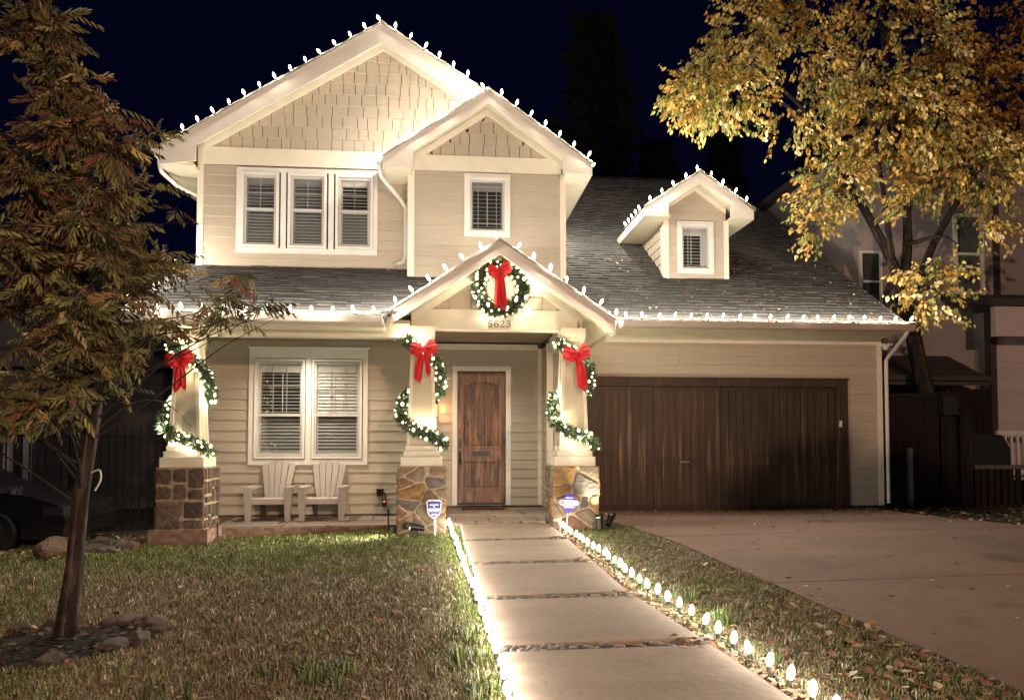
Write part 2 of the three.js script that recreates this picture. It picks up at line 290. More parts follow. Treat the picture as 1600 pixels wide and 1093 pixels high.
shakes(11.5, 3.46, 4.3, .2, (y) => Math.max(-.12, .86 - (4.25 - y) / .64), (y) => Math.min(1.87, .86 + (4.25 - y) / .64), .2, .34);
// trim: corner boards, friezes, beams
const trims = [
  [-4.13, -4.03, 4.3, 6.24, A - .03, A + .13], [-.565, -.45, 4.17, 6.08, B - .03, A], [2.03, 2.13, 4.15, 6.06, B - .03, B + .16],
  [-4.13, -.4, 6.2, 6.5, A - .036, A + .13], [-.47, 2.05, 6.06, 6.32, B - .036, B + .13],
  [1.90, 1.99, .25, 3.3, E - .03, E + .1], [1.965, 2.075, .2, 3.3, G - .03, G + .1], [8.40, 8.5, .26, 3.36, G - .03, G + .13],
  [2.08, 8.5, 3.34, 3.5, G - .034, G + .13], [-.4, 1.9, 3.27, 3.38, E - .034, E + .1], [-.44, -.36, .24, 3.3, F - .03, F + .1], [-4.13, -4.02, .24, 3.2, F - .03, F + .13],
  [4.5, 4.61, 4.72, 5.98, DO - .03, DO + .1], [5.76, 5.86, 4.72, 5.98, DO - .03, DO + .1],
];
for (const t of trims) part(house, t[3] - t[2] > t[1] - t[0] ? 'corner_board' : 'frieze_board', box(...t), M.trim);
part(house, 'corner_board', box(4.505, 4.537, 4.78, 5.9, DO + .13, DO + .22), M.trim);
// skirts where walls meet roofs
part(house, 'wall_skirt', [box(-4.05, -.56, 4.38, 4.45, A - .05, A), box(-.45, 2.03, 4.17, 4.24, B - .05, B), box(4.5, 5.86, 4.68, 4.76, DO - .05, DO)], M.trim);
part(house, 'foundation', [box(7.79, 8.5, .02, .26, G - .005, G + .13), box(2.4, 2.76, .02, .26, G - .005, G + .13)], std({ color: C(.10, .085, .075), roughness: .95, map: TX.stone }));

// gable roofs: roof sheet, boxed-in soffit, rake boards with pork-chop ends
function gable(o) {
  const { ax, ay, lx, ly, rx, ry, D, Db, rb, chop, wall } = o, sl = (ay - ly) / (ax - lx), sr = (ay - ry) / (rx - ax);
  const side = (s) => { const ex = s < 0 ? lx : rx, ey = s < 0 ? ly : ry, k = s < 0 ? sl : sr; return { ex, ey, k, dir: s }; };
  for (const s of [-1, 1]) {
    const { ex, ey, k } = side(s), yb = (x) => ay - rb - k * Math.abs(x - ax), xi = ex - s * chop;
    const pts = chop ? [[ax, ay], [ex, ey], [ex, ey - .17], [xi, ey - .17], [xi, yb(xi)], [ax, ay - rb]] : [[ax, ay], [ex, ey], [ex, ey - rb * .92], [ax, ay - rb]];
    part(house, 'rake_board', prismZ(pts, D, D + .04), M.fascia);
    // drip edge strip, proud of the board
    part(house, 'drip_edge', prismZ([[ax, ay + .035], [ex + s * .03, ey + .03 - .02], [ex + s * .03, ey - .015], [ax, ay - .01]], D - .025, D - .002), M.drip);
    const back = o.backs ? o.backs[s < 0 ? 0 : 1] : Db, top = o.tops ? o.tops[s < 0 ? 0 : 1] : null;
    const tx = top ?? ex;
    part(house, 'soffit', prismZ([[ax, ay - .09], [tx, ay - .09 - k * Math.abs(tx - ax)], [tx, ay - .14 - k * Math.abs(tx - ax)], [ax, ay - .14]], D + .042, back), M.soffit);
    const rf = part(house, 'roof', prismZ([[ax, ay + .0], [tx, ay - k * Math.abs(tx - ax)], [tx, ay - .088 - k * Math.abs(tx - ax)], [ax, ay - .088]], D + .042, back), M.deck);
    const cols = [], W = Math.hypot(tx - ax, k * (tx - ax)), n = Math.round(W / .3);
    for (let i = 0; i < n; i++) { const a = Math.abs(tx - ax) * i / n, b = Math.abs(tx - ax) * (i + 1) / n; cols.push(prismZ([[ax + s * a, ay - k * a + .004], [ax + s * b, ay - k * b + .022], [ax + s * b, ay - k * b + .004]], D - .02, back)); }
    const sh = part(rf, 'shingle_course', cols, std({ color: C(.075, .072, .07), map: TX.grit, roughness: .95 })); sh.userData.kind = 'stuff';
    if (chop) { const x2 = o.wx ? o.wx[s < 0 ? 0 : 1] : xi; part(house, 'eave_soffit', box(Math.min(ex, x2), Math.max(ex, x2), ey - .165, ey - .12, D + .042, Math.min(back, o.es ?? back)), M.soffit); part(house, 'fascia', box(ex - .02, ex + .02, ey - .17, ey - .01, D + .042, Math.min(back, o.es ?? back)), M.fascia); }
    // frieze along the slope on the wall behind
    if (wall && !o.nofrieze) { const a = .02, b = Math.abs((o.wx ? o.wx[s < 0 ? 0 : 1] : xi) - ax); part(house, 'frieze_board', prismZ([[ax, ay - .145], [ax + s * b, ay - .145 - k * b], [ax + s * b, ay - .28 - k * b], [ax, ay - .28]], wall - .04, wall + .02), M.trim); }
  }
}
gable({ ax: -1.02, ay: 8.59, lx: -4.62, ly: 6.34, rx: 1.1, ry: 7.24, D: 12.95, Db: 24, rb: .33, chop: 0, wall: 13.35, wx: [-4.12, .55], backs: [24, 24], nochop: 1 });
{ // pork chop and boxed eave at the A gable's outer end
  part(house, 'rake_return', prismZ([[-4.62, 6.04], [-4.62, 6.15], [-4.05, 6.42], [-4.05, 6.12]], 12.952, 12.992), M.fascia);
  part(house, 'eave_soffit', box(-4.62, -4.1, 6.05, 6.1, 12.99, 23), M.soffit);
  part(house, 'fascia', box(-4.64, -4.6, 6.04, 6.3, 12.99, 23), M.fascia);
}
gable({ ax: .775, ay: 7.31, lx: -.95, ly: 6.13, rx: 2.51, ry: 6.12, D: 12.5, Db: 24, rb: .23, chop: .49, wall: 12.9, wx: [-.5, 2.08], backs: [13.34, 24] });
gable({ ax: .855, ay: 4.40, lx: -.78, ly: 3.3, rx: 2.56, ry: 3.26, D: 11.05, Db: 14.0, rb: .2, chop: 0, wall: 11.5, wx: [-.44, 2.14], backs: [13.0, 14.06] });
gable({ ax: 5.15, ay: 6.87, lx: 4.03, ly: 6.12, rx: 6.25, ry: 6.11, D: 14.72, Db: 18.4, rb: .23, chop: .47, wall: 15.1, wx: [4.55, 5.8], es: 17.2 });
// porch front: posts and beam under the gable, closed sides
part(house, 'porch_beam', prismZ([[-.44, 3.17], [2.14, 3.17], [2.14, 3.375], [2.02, 3.455], [-.32, 3.455], [-.44, 3.365]], 11.47, 11.62), M.trim);
part(house, 'beam_trim', box(-.12, 1.87, 3.14, 3.168, 11.45, 11.63), M.trim);
part(house, 'gable_post', [prismZ([[-.32, 3.457], [-.12, 3.457], [-.12, 3.59]], 11.468, 11.6), prismZ([[1.87, 3.457], [2.03, 3.457], [1.87, 3.57]], 11.468, 11.6)], M.trim);
part(house, 'gable_wall', prismZ([[-.44, 3.4], [2.14, 3.4], [.855, 4.24]], 11.53, 11.6), M.core);
part(house, 'porch_beam', [box(-.44, -.3, 3.12, 3.37, 11.625, 13.4), box(2.0, 2.14, 3.12, 3.38, 11.625, 14.05)], M.trim);
part(house, 'porch_ceiling', box(-.3, 2.0, 3.42, 3.47, 11.625, 15), M.ceiling);
part(house, 'fascia', [box(2.54, 2.58, 3.06, 3.25, 11.09, 14.06)], M.fascia);
// low porch roof over the windows
part(house, 'porch_ceiling', box(-4.2, -.45, 3.2, 3.25, 11.3, 13.4), M.ceiling);
part(house, 'porch_beam', [box(-4.1, -.45, 3.0, 3.2, 11.32, 11.55), box(-4.1, -3.95, 3.0, 3.2, 11.551, 13.4)], M.trim);
part(house, 'eave_soffit', box(-4.35, -.8, 3.09, 3.12, 10.98, 11.32), M.soffit);
part(house, 'fascia', [box(-4.35, -.8, 3.09, 3.22, 10.95, 10.98), prismX([[10.96, 3.24], [A, lowRoof(A)], [A, lowRoof(A) - .16], [10.96, 3.09]], -4.37, -4.345)], M.fascia);
part(house, 'gutter', prismX([[10.84, 3.245], [10.86, 3.15], [10.90, 3.125], [10.948, 3.125], [10.948, 3.245]], -4.36, -.82), M.gutter);
part(house, 'roof_end_wall', prismX([[11.3, 3.2], [A, lowRoof(A) - .05], [A, 3.2]], 2.06, 2.1), M.core);
part(house, 'gutter', [prismX([[13.10, 3.6], [13.12, 3.5], [13.16, 3.475], [13.21, 3.475], [13.21, 3.6]], 2.62, 8.58)], M.gutterTan);
part(house, 'eave_soffit', box(2.1, 8.52, 3.47, 3.5, 13.215, 14.07), M.soffit);
part(house, 'gutter', [prismZ([[-4.645, 6.29], [-4.77, 6.29], [-4.74, 6.2], [-4.70, 6.16], [-4.645, 6.16]], 12.93, 23)], M.gutter);
part(house, 'gutter', [prismZ([[-.98, 6.16], [-1.08, 6.16], [-1.06, 6.07], [-1.02, 6.03], [-.98, 6.03]], 12.5, 13.34)], M.gutter);
part(house, 'gutter', [prismZ([[2.585, 3.25], [2.69, 3.25], [2.67, 3.16], [2.63, 3.13], [2.585, 3.13]], 11.05, 13.2)], M.gutter);
part(house, 'gutter', [prismZ([[-.81, 3.27], [-.91, 3.27], [-.89, 3.19], [-.86, 3.15], [-.81, 3.15]], 11.04, 11.9)], M.gutter);
const pipe = (pts) => new THREE.TubeGeometry(new THREE.CatmullRomCurve3(pts, false, 'catmullrom', .15), 60, .036, 8);
part(house, 'downspout', pipe([V(-1.03, 6.06, 12.62), V(-1.0, 5.88, 12.75), V(-.72, 5.66, 13.18), V(-.615, 5.52, 13.27), V(-.615, 5.3, 13.27), V(-.615, 4.68, 13.27), V(-.65, 4.56, 13.22), V(-.76, 4.49, 13.08)]), M.white);
part(house, 'downspout', pipe([V(-4.7, 6.18, 13.15), V(-4.68, 6.0, 13.2), V(-4.5, 5.85, 13.5), V(-4.17, 5.7, 13.55), V(-4.16, 5.3, 13.6), V(-4.16, 4.4, 13.6)]), M.white);
part(house, 'downspout', pipe([V(8.46, 3.5, 13.16), V(8.46, 3.4, 13.25), V(8.52, 3.2, 13.7), V(8.56, 3.05, 14.02), V(8.56, 2.7, 14.03), V(8.56, .3, 14.03)]), M.white);

// shingled slopes
function shingles(parent, x0, x1, D0, D1, yf, slope, skip) {
  const P = [], N = [], Cc = [], U = [], L = Math.hypot(1, slope), expo = .145, n = Math.floor((D1 - D0) * L / expo), nn = [0, 1 / L, slope / L];
  const quad = (a, b, c, d, nm, col) => { for (const q of [a, b, c, a, c, d]) { P.push(...q); N.push(...nm); Cc.push(...col); U.push(q[0], -q[2] * L); } };
  for (let r = 0; r < n; r++) {
    let x = x0 - R() * .2; const da = D0 + r * expo / L, db = da + expo / L * 1.04;
    while (x < x1) {
      const w = .12 + .2 * R(), xa = Math.max(x, x0), xb = Math.min(x + w, x1); x += w; if (xb - xa < .01 || (skip && skip((xa + xb) / 2, (da + db) / 2))) continue;
      const th = R() < .45 ? .018 : .032, v = .062 + .05 * R() * R() + .022 * R(), col = [v * 1.02, v, v * .97], j = (R() - .5) * .012;
      const lift = (d, h) => [yf(d) + h / L, -d + h * slope / L];
      const f = lift(da + j, th), b = lift(db, th * .25), z = lift(da + j, -.004);
      quad([xa + .002, f[0], f[1]], [xb - .002, f[0], f[1]], [xb - .002, b[0], b[1]], [xa + .002, b[0], b[1]], nn, col);
      quad([xa + .002, z[0], z[1]], [xb - .002, z[0], z[1]], [xb - .002, f[0], f[1]], [xa + .002, f[0], f[1]], [0, -nn[2], nn[1]], col);
      quad([xb - .002, z[0], z[1]], [xb - .002, b[0], b[1]], [xb - .002, f[0], f[1]], [xb - .002, f[0], f[1]], [1, 0, 0], col);
      quad([xa + .002, z[0], z[1]], [xa + .002, f[0], f[1]], [xa + .002, b[0], b[1]], [xa + .002, b[0], b[1]], [-1, 0, 0], col);
    }
  }
  const g = new THREE.BufferGeometry(); for (const [k, a, s] of [['position', P, 3], ['normal', N, 3], ['color', Cc, 3], ['uv', U, 2]]) g.setAttribute(k, new THREE.Float32BufferAttribute(a, s));
  const m = part(parent, 'shingle_course', g, M.shingle); m.userData.kind = 'stuff'; return m;
}
{
  const plan = [[-4.37, 10.93], [-.8, 10.93], [.855, 13.2], [2.1, 11.6], [2.1, A + .1], [-4.37, A + .1]], lq = ccw(plan.map(([x, d]) => [x, d]));
  const low = part(house, 'roof', hull2(lq.map(([x, d]) => pt(x, lowRoof(d) - .004, d, [x, d])), lq.map(([x, d]) => pt(x, lowRoof(d) - .06, d, [x, d]))), M.deck);
  shingles(low, -4.38, 2.1, 10.88, A + .1, lowRoof, .495, (x, d) => x > -.8 && lowRoof(d) < 4.40 - .67 * Math.abs(x - .855) - .05);
  const mr = part(house, 'roof', [prismX([[13.22, mainRoof(13.22)], [22.3, mainRoof(22.3)], [22.3, mainRoof(22.3) - .15], [13.22, mainRoof(13.22) - .04]], 1.6, 8.5), prismX([[22.3, mainRoof(22.3)], [31, mainRoof(22.3) - 5.5], [31, mainRoof(22.3) - 5.65], [22.3, mainRoof(22.3) - .15]], 1.6, 8.5)], M.deck);
  shingles(mr, 2.12, 8.53, 13.17, 22.3, mainRoof, .635, (x, d) => x > 4.56 && x < 5.82 && d > DO + .1 && d < 17.2);
  part(mr, 'ridge_cap', prismX([[22.12, mainRoof(22.12) + .03], [22.3, mainRoof(22.3) + .05], [22.48, mainRoof(22.12) + .03], [22.3, mainRoof(22.3) + .02]], 1.6, 8.55), std({ color: C(.06, .058, .055), map: TX.grit, roughness: .95 }));
  part(house, 'rake_board', [prismX([[13.2, mainRoof(13.2) + .01], [22.3, mainRoof(22.3) + .01], [22.3, mainRoof(22.3) - .2], [13.2, mainRoof(13.2) - .1]], 8.5, 8.535)], M.fascia);
}

// ---------------------------------------------------------------- windows
function frameRect(x0, x1, y0, y1, w, D0, D1, wb = w, wt = w) { return [box(x0, x0 + w, y0, y1, D0, D1), box(x1 - w, x1, y0, y1, D0, D1), box(x0 + w, x1 - w, y0, y0 + wb, D0, D1), box(x0 + w, x1 - w, y1 - wt, y1, D0, D1)]; }
const slatGeo = {};
function slat(parent, x0, x1, y, D, tilt, mat, w = .06) {
  const key = (x1 - x0).toFixed(2) + w; const g = slatGeo[key] ??= uvm(new THREE.CylinderGeometry(w / 2, w / 2, x1 - x0, 8, 1).rotateZ(Math.PI / 2).scale(1, .16, 1));
  put(parent, 'slat', g, mat, V((x0 + x1) / 2, y, D), new THREE.Quaternion().setFromEuler(new THREE.Euler(tilt, 0, 0)));
}
// one glazed unit: sash bars, panes, muntins and plantation shutters behind; rail = height of the meeting rail or null
function unit(win, x0, x1, y0, y1, D, o) {
  const s = .035, f = D + .01, rail = o.rail;
  part(win, 'sash', [...frameRect(x0, x1, y0, y1, s, f, f + .05), ...(rail ? [box(x0 + s, x1 - s, rail - .022, rail + .022, f - .004, f + .05)] : [])], M.sashGrey);
  const panes = rail ? [[y0 + s, rail - .022], [rail + .022, y1 - s]] : [[y0 + s, y1 - s]];
  for (const [a, b] of panes) part(win, 'pane', box(x0 + s, x1 - s, a, b, f + .028, f + .032), M.glass);
  const up = panes[panes.length - 1], bars = [];
  for (const k of o.v || []) { const x = lerp(x0 + s, x1 - s, k); bars.push(box(x - .0055, x + .0055, up[0], up[1], f + .014, f + .026)); }
  for (const k of o.h || []) { const y = lerp(up[0], up[1], k); bars.push(box(x0 + s, x1 - s, y - .0055, y + .0055, f + .013, f + .0255)); }
  if (bars.length) part(win, 'muntin', bars, M.muntin);
  // shutters
  const q = f + .075, mg = .05, mid = rail || (y0 + y1) / 2;
  part(win, 'shutter_frame', [...frameRect(x0 + .01, x1 - .01, y0 + .01, y1 - .01, mg, q - .012, q + .012, .06, o.head || .09), ...(rail ? [box(x0 + .06, x1 - .06, mid - .03, mid + .03, q - .012, q + .012)] : [])], o.frameMat || M.slat);
  const x2 = o.cut ? lerp(x0, x1, o.cut) : x1 - .06;
  if (o.cut) part(win, 'shutter_panel', box(x2, x1 - .06, y0 + .07, y1 - .1, q - .008, q + .008), M.slat);
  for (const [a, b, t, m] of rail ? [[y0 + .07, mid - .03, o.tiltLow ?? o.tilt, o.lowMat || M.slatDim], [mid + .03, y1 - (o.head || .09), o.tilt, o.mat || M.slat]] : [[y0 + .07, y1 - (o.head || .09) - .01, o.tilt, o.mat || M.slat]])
    for (let y = a + .025; y < b - .01; y += o.pitch || .056) slat(win, x0 + .06, x2, y, q, t, m);
  if (o.rod) { const x = lerp(x0, x1, o.rod); part(win, 'tilt_rod', box(x - .006, x + .006, rail ? mid + .05 : y0 + .1, y1 - .2, q - .045, q - .036), M.slat); }
  part(win, 'dark_room_sheet', box(x0, x1, y0, y1, f + .112, f + .118), o.room || M.room);  // near-black sheet behind the slats paints in the darkness of the unlit room
}
{
  // lower pair
  let D = F - .045; const w = part(house, 'window', [box(-3.24, -1.25, 2.9, 3.07, D, F), ...frameRect(-3.24, -1.25, 1.08, 2.9, .08, D, F, .09, .001), box(-2.29, -2.2, 1.17, 2.9, D, F), box(-3.27, -1.22, 3.07, 3.095, D - .02, F)], M.white, 'double window with a tall white head board');
  for (const [x0, x1] of [[-3.16, -2.29], [-2.2, -1.33]]) part(w, 'casing', frameRect(x0 + .012, x1 - .012, 1.185, 2.885, .04, D - .018, D + .03), M.white);
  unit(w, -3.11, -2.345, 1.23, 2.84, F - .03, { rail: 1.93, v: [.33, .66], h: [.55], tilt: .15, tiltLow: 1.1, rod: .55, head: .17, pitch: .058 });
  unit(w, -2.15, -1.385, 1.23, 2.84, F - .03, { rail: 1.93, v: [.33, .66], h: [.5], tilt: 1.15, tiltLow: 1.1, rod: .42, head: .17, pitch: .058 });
  // upper triple
  D = A - .045; const xs = [-3.48, -2.695, -1.89, -1.10];
  const w2 = part(house, 'window', [...frameRect(-3.48, -1.10, 4.69, 6.16, .07, D, A, .09), box(-2.74, -2.65, 4.78, 6.09, D, A), box(-1.935, -1.845, 4.78, 6.09, D, A)], M.white, 'row of three sash windows');
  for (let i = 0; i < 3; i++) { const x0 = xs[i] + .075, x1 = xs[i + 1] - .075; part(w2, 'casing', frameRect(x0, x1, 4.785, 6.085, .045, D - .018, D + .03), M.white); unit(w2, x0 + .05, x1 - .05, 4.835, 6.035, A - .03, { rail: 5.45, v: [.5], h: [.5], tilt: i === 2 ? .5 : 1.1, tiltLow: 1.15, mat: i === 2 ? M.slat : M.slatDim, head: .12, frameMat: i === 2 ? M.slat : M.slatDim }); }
  D = B - .045; const w3 = part(house, 'window', frameRect(.39, 1.17, 4.94, 6.02, .055, D, B, .06), M.white, 'small window with open louvers under the middle gable');
  part(w3, 'casing', frameRect(.44, 1.12, 4.995, 5.97, .045, D - .018, D + .03), M.white);
  unit(w3, .485, 1.075, 5.04, 5.925, B - .03, { v: [.2, .8], h: [.12, .9], tilt: .2, rod: .5, head: .17, pitch: .068, mat: M.slatDim, frameMat: M.slatDim });
  D = DO - .045; const w4 = part(house, 'window', frameRect(4.78, 5.54, 4.89, 5.96, .055, D, DO, .06), M.white, 'small dormer window with open louvers');
  part(w4, 'casing', frameRect(4.83, 5.49, 4.945, 5.91, .045, D - .018, D + .03), M.white);
  unit(w4, 4.875, 5.445, 4.99, 5.865, DO - .03, { v: [.2, .8], h: [.9], tilt: .15, rod: .36, cut: .72, head: .17, pitch: .068 });
}
// ---------------------------------------------------------------- front door
{
  part(house, 'door_casing', [...frameRect(.23, 1.365, .25, 2.945, .085, E - .045, E + .02, .001), ...frameRect(.275, 1.32, .25, 2.9, .05, E - .06, E - .01, .001)], M.white);
  const d = part(house, 'front_door', [box(.34, 1.255, .30, 2.83, E + .045, E + .08)], M.doorDark);
  const s0 = .34, s1 = 1.255, f0 = E - .004, f1 = E + .044;
  part(d, 'stile', box(s0, s0 + .125, .30, 2.83, f0, f1), M.door); part(d, 'stile', box(s1 - .125, s1, .30, 2.83, f0, f1), M.door);
  part(d, 'rail', box(s0 + .125, s1 - .125, .30, .60, f0, f1), M.door); part(d, 'rail', box(s0 + .125, s1 - .125, 1.09, 1.40, f0, f1), M.door);
  const arch = [[s0 + .125, 2.83], [s0 + .125, 2.56]]; for (let i = 0; i <= 10; i++) { const t = i / 10; arch.push([lerp(s0 + .125, s1 - .125, t), 2.56 + .085 * Math.sin(Math.PI * t)]); } arch.push([s1 - .125, 2.83]);
  part(d, 'rail', prismZ(arch, f0, f1), M.door);
  for (let i = 0; i < 5; i++) {
    const p0 = s0 + .141, p1 = s1 - .141, a = lerp(p0, p1, i / 5) + (i ? .005 : 0), b = lerp(p0, p1, (i + 1) / 5) - (i < 4 ? .005 : 0), ya = (x) => 2.545 + .085 * Math.sin(Math.PI * (x - s0 - .125) / (s1 - s0 - .25));
    part(d, 'plank', prismZ([[a, 1.416], [b, 1.416], [b, ya(b)], [(a + b) / 2, ya((a + b) / 2)], [a, ya(a)]], E + .012 + .003 * (i % 2), E + .044), R() < .4 ? M.doorB : M.door); part(d, 'plank', box(a, b, .616, 1.074, E + .012 + .002 * (i % 3), E + .044), R() < .5 ? M.doorB : M.door);
  }
  part(d, 'mail_slot', [box(.615, .955, 1.20, 1.29, E - .016, E - .005), box(.64, .93, 1.215, 1.275, E - .022, E - .017)], M.metal);
  part(d, 'handle', [box(.355, .41, 1.36, 1.52, E - .022, E - .005), box(.355, .41, 1.02, 1.3, E - .02, E - .005), tube([V(.383, 1.27, E), V(.383, 1.25, E - .06), V(.383, 1.1, E - .065), V(.383, 1.04, E)], .012)], M.metal);
  part(d, 'sweep', box(.335, 1.26, .255, .298, E - .02, E + .05), M.dark);
}
// ---------------------------------------------------------------- garage door
{
  part(house, 'garage_casing', [box(2.72, 2.9, .17, 2.66, G - .05, G + .05), box(7.64, 7.79, .17, 2.66, G - .05, G + .05), box(2.9, 7.64, 2.52, 2.66, G - .05, G + .05), box(2.7, 7.81, 2.66, 2.69, G - .08, G)], M.garage[1]);
  part(house, 'garage_casing', [box(7.58, 7.64, .17, 2.52, G - .02, G + .06)], M.garage[2]);
  const gd = part(house, 'garage_door', box(2.9, 7.58, .17, 2.52, G + .075, G + .11), M.garage[3]);
  const seams = [2.9, 3.99, 5.30, 6.47, 7.58], mats = [0, 2, 1, 3];
  for (let p = 0; p < 4; p++) {
    const a = seams[p] + .011, b = seams[p + 1] - .011, m = M.garage[[0, 1, 1, 3][p]], n = Math.round((b - a) / .145);
    part(gd, 'rail', box(a, b, 2.44, 2.52, G + .045, G + .075), m); part(gd, 'rail', box(a, b, 1.02, 1.19, G + .042, G + .075), m); part(gd, 'rail', box(a, b, .17, .31, G + .042, G + .075), M.garage[3]);
    if (p < 3) part(gd, 'stile', box(b - .1 - (p === 1 ? .18 : 0), b, .31, 2.44, G + .045, G + .075), m);
    const e = p < 3 ? b - .1 - (p === 1 ? .18 : 0) : b, k = Math.round((e - a) / .145);
    for (let i = 0; i < k; i++) { const x0 = lerp(a, e, i / k) + .005, x1 = lerp(a, e, (i + 1) / k) - .005; const mm = R() < .22 ? M.garage[2] : R() < .5 ? M.garage[p > 1 ? 3 : 0] : M.garage[p > 1 ? 1 : 0]; part(gd, 'plank', box(x0, x1, 1.19, 2.44, G + .056 + .004 * R(), G + .075), mm); part(gd, 'plank', box(x0, x1, .31, 1.02, G + .056 + .004 * R(), G + .075), R() < .3 ? M.garage[2] : mm); }
  }
  part(gd, 'handle', box(4.5, 4.68, 1.085, 1.11, G + .03, G + .045), std({ color: C(.25, .2, .16), roughness: .5 }));
  part(house, 'keypad', [box(7.6, 7.65, 1.76, 1.88, G - .08, G - .05), box(7.61, 7.64, 1.77, 1.8, G - .088, G - .079)], M.white);
}
// ---------------------------------------------------------------- porch floor of flagstones
{
  const base = struct('porch_floor', [box(-3.35, -.64, .02, .185, 11.87, 13.5), box(-.5, 2.0, .02, .185, 11.86, 15.1)], M.pinkCon);
  const r = rng(9), flag = [[.40, .28, .22], [.44, .32, .25], [.36, .29, .24], [.42, .33, .28], [.34, .25, .2]].map((c) => std({ color: C(...c), map: TX.stone, bumpMap: TX.stoneB, bumpScale: .006, roughness: .85 }));
  const lay = (x0, x1, d0, d1, w0, w1) => { for (let d = d0; d < d1 - .05;) { const dd = Math.min(d1, d + .3 + .25 * r()); for (let x = x0; x < x1 - .02;) { let xx = x + lerp(w0, w1, r()); if (x1 - xx < .25) xx = x1; const j = () => (r() - .5) * .06, g = .008; const pts = [[x + g + .01, -(d + g)], [xx - g - .01, -(d + g) + (d > d0 ? j() * .3 : 0)], [xx - g + (xx < x1 ? j() * .4 : 0), -(d + dd) / 2], [xx - g - .01, -(dd - g)], [x + g + .01, -(dd - g) + j() * .3], [x + g, -(d + dd) / 2]]; const up = .203 + .008 * r(); const A2 = pts.map((q) => [q[0], up, q[1]]), B2 = pts.map((q) => [q[0], .18, q[1]]); part(base, 'flagstone', tris((t) => { const n = 6; for (let i = 1; i < n - 1; i++) t(A2[0], A2[i], A2[i + 1]); for (let i = 0; i < n; i++) { const k = (i + 1) % n; t(B2[i], B2[k], A2[k]); t(B2[i], A2[k], A2[i]); } }), flag[Math.floor(r() * 5)]); x = xx; } d = dd; } };
  lay(-3.38, -.62, 11.83, 13.39, .5, 1.1); lay(-.52, 2.0, 11.82, 14.93, .45, .95);
}
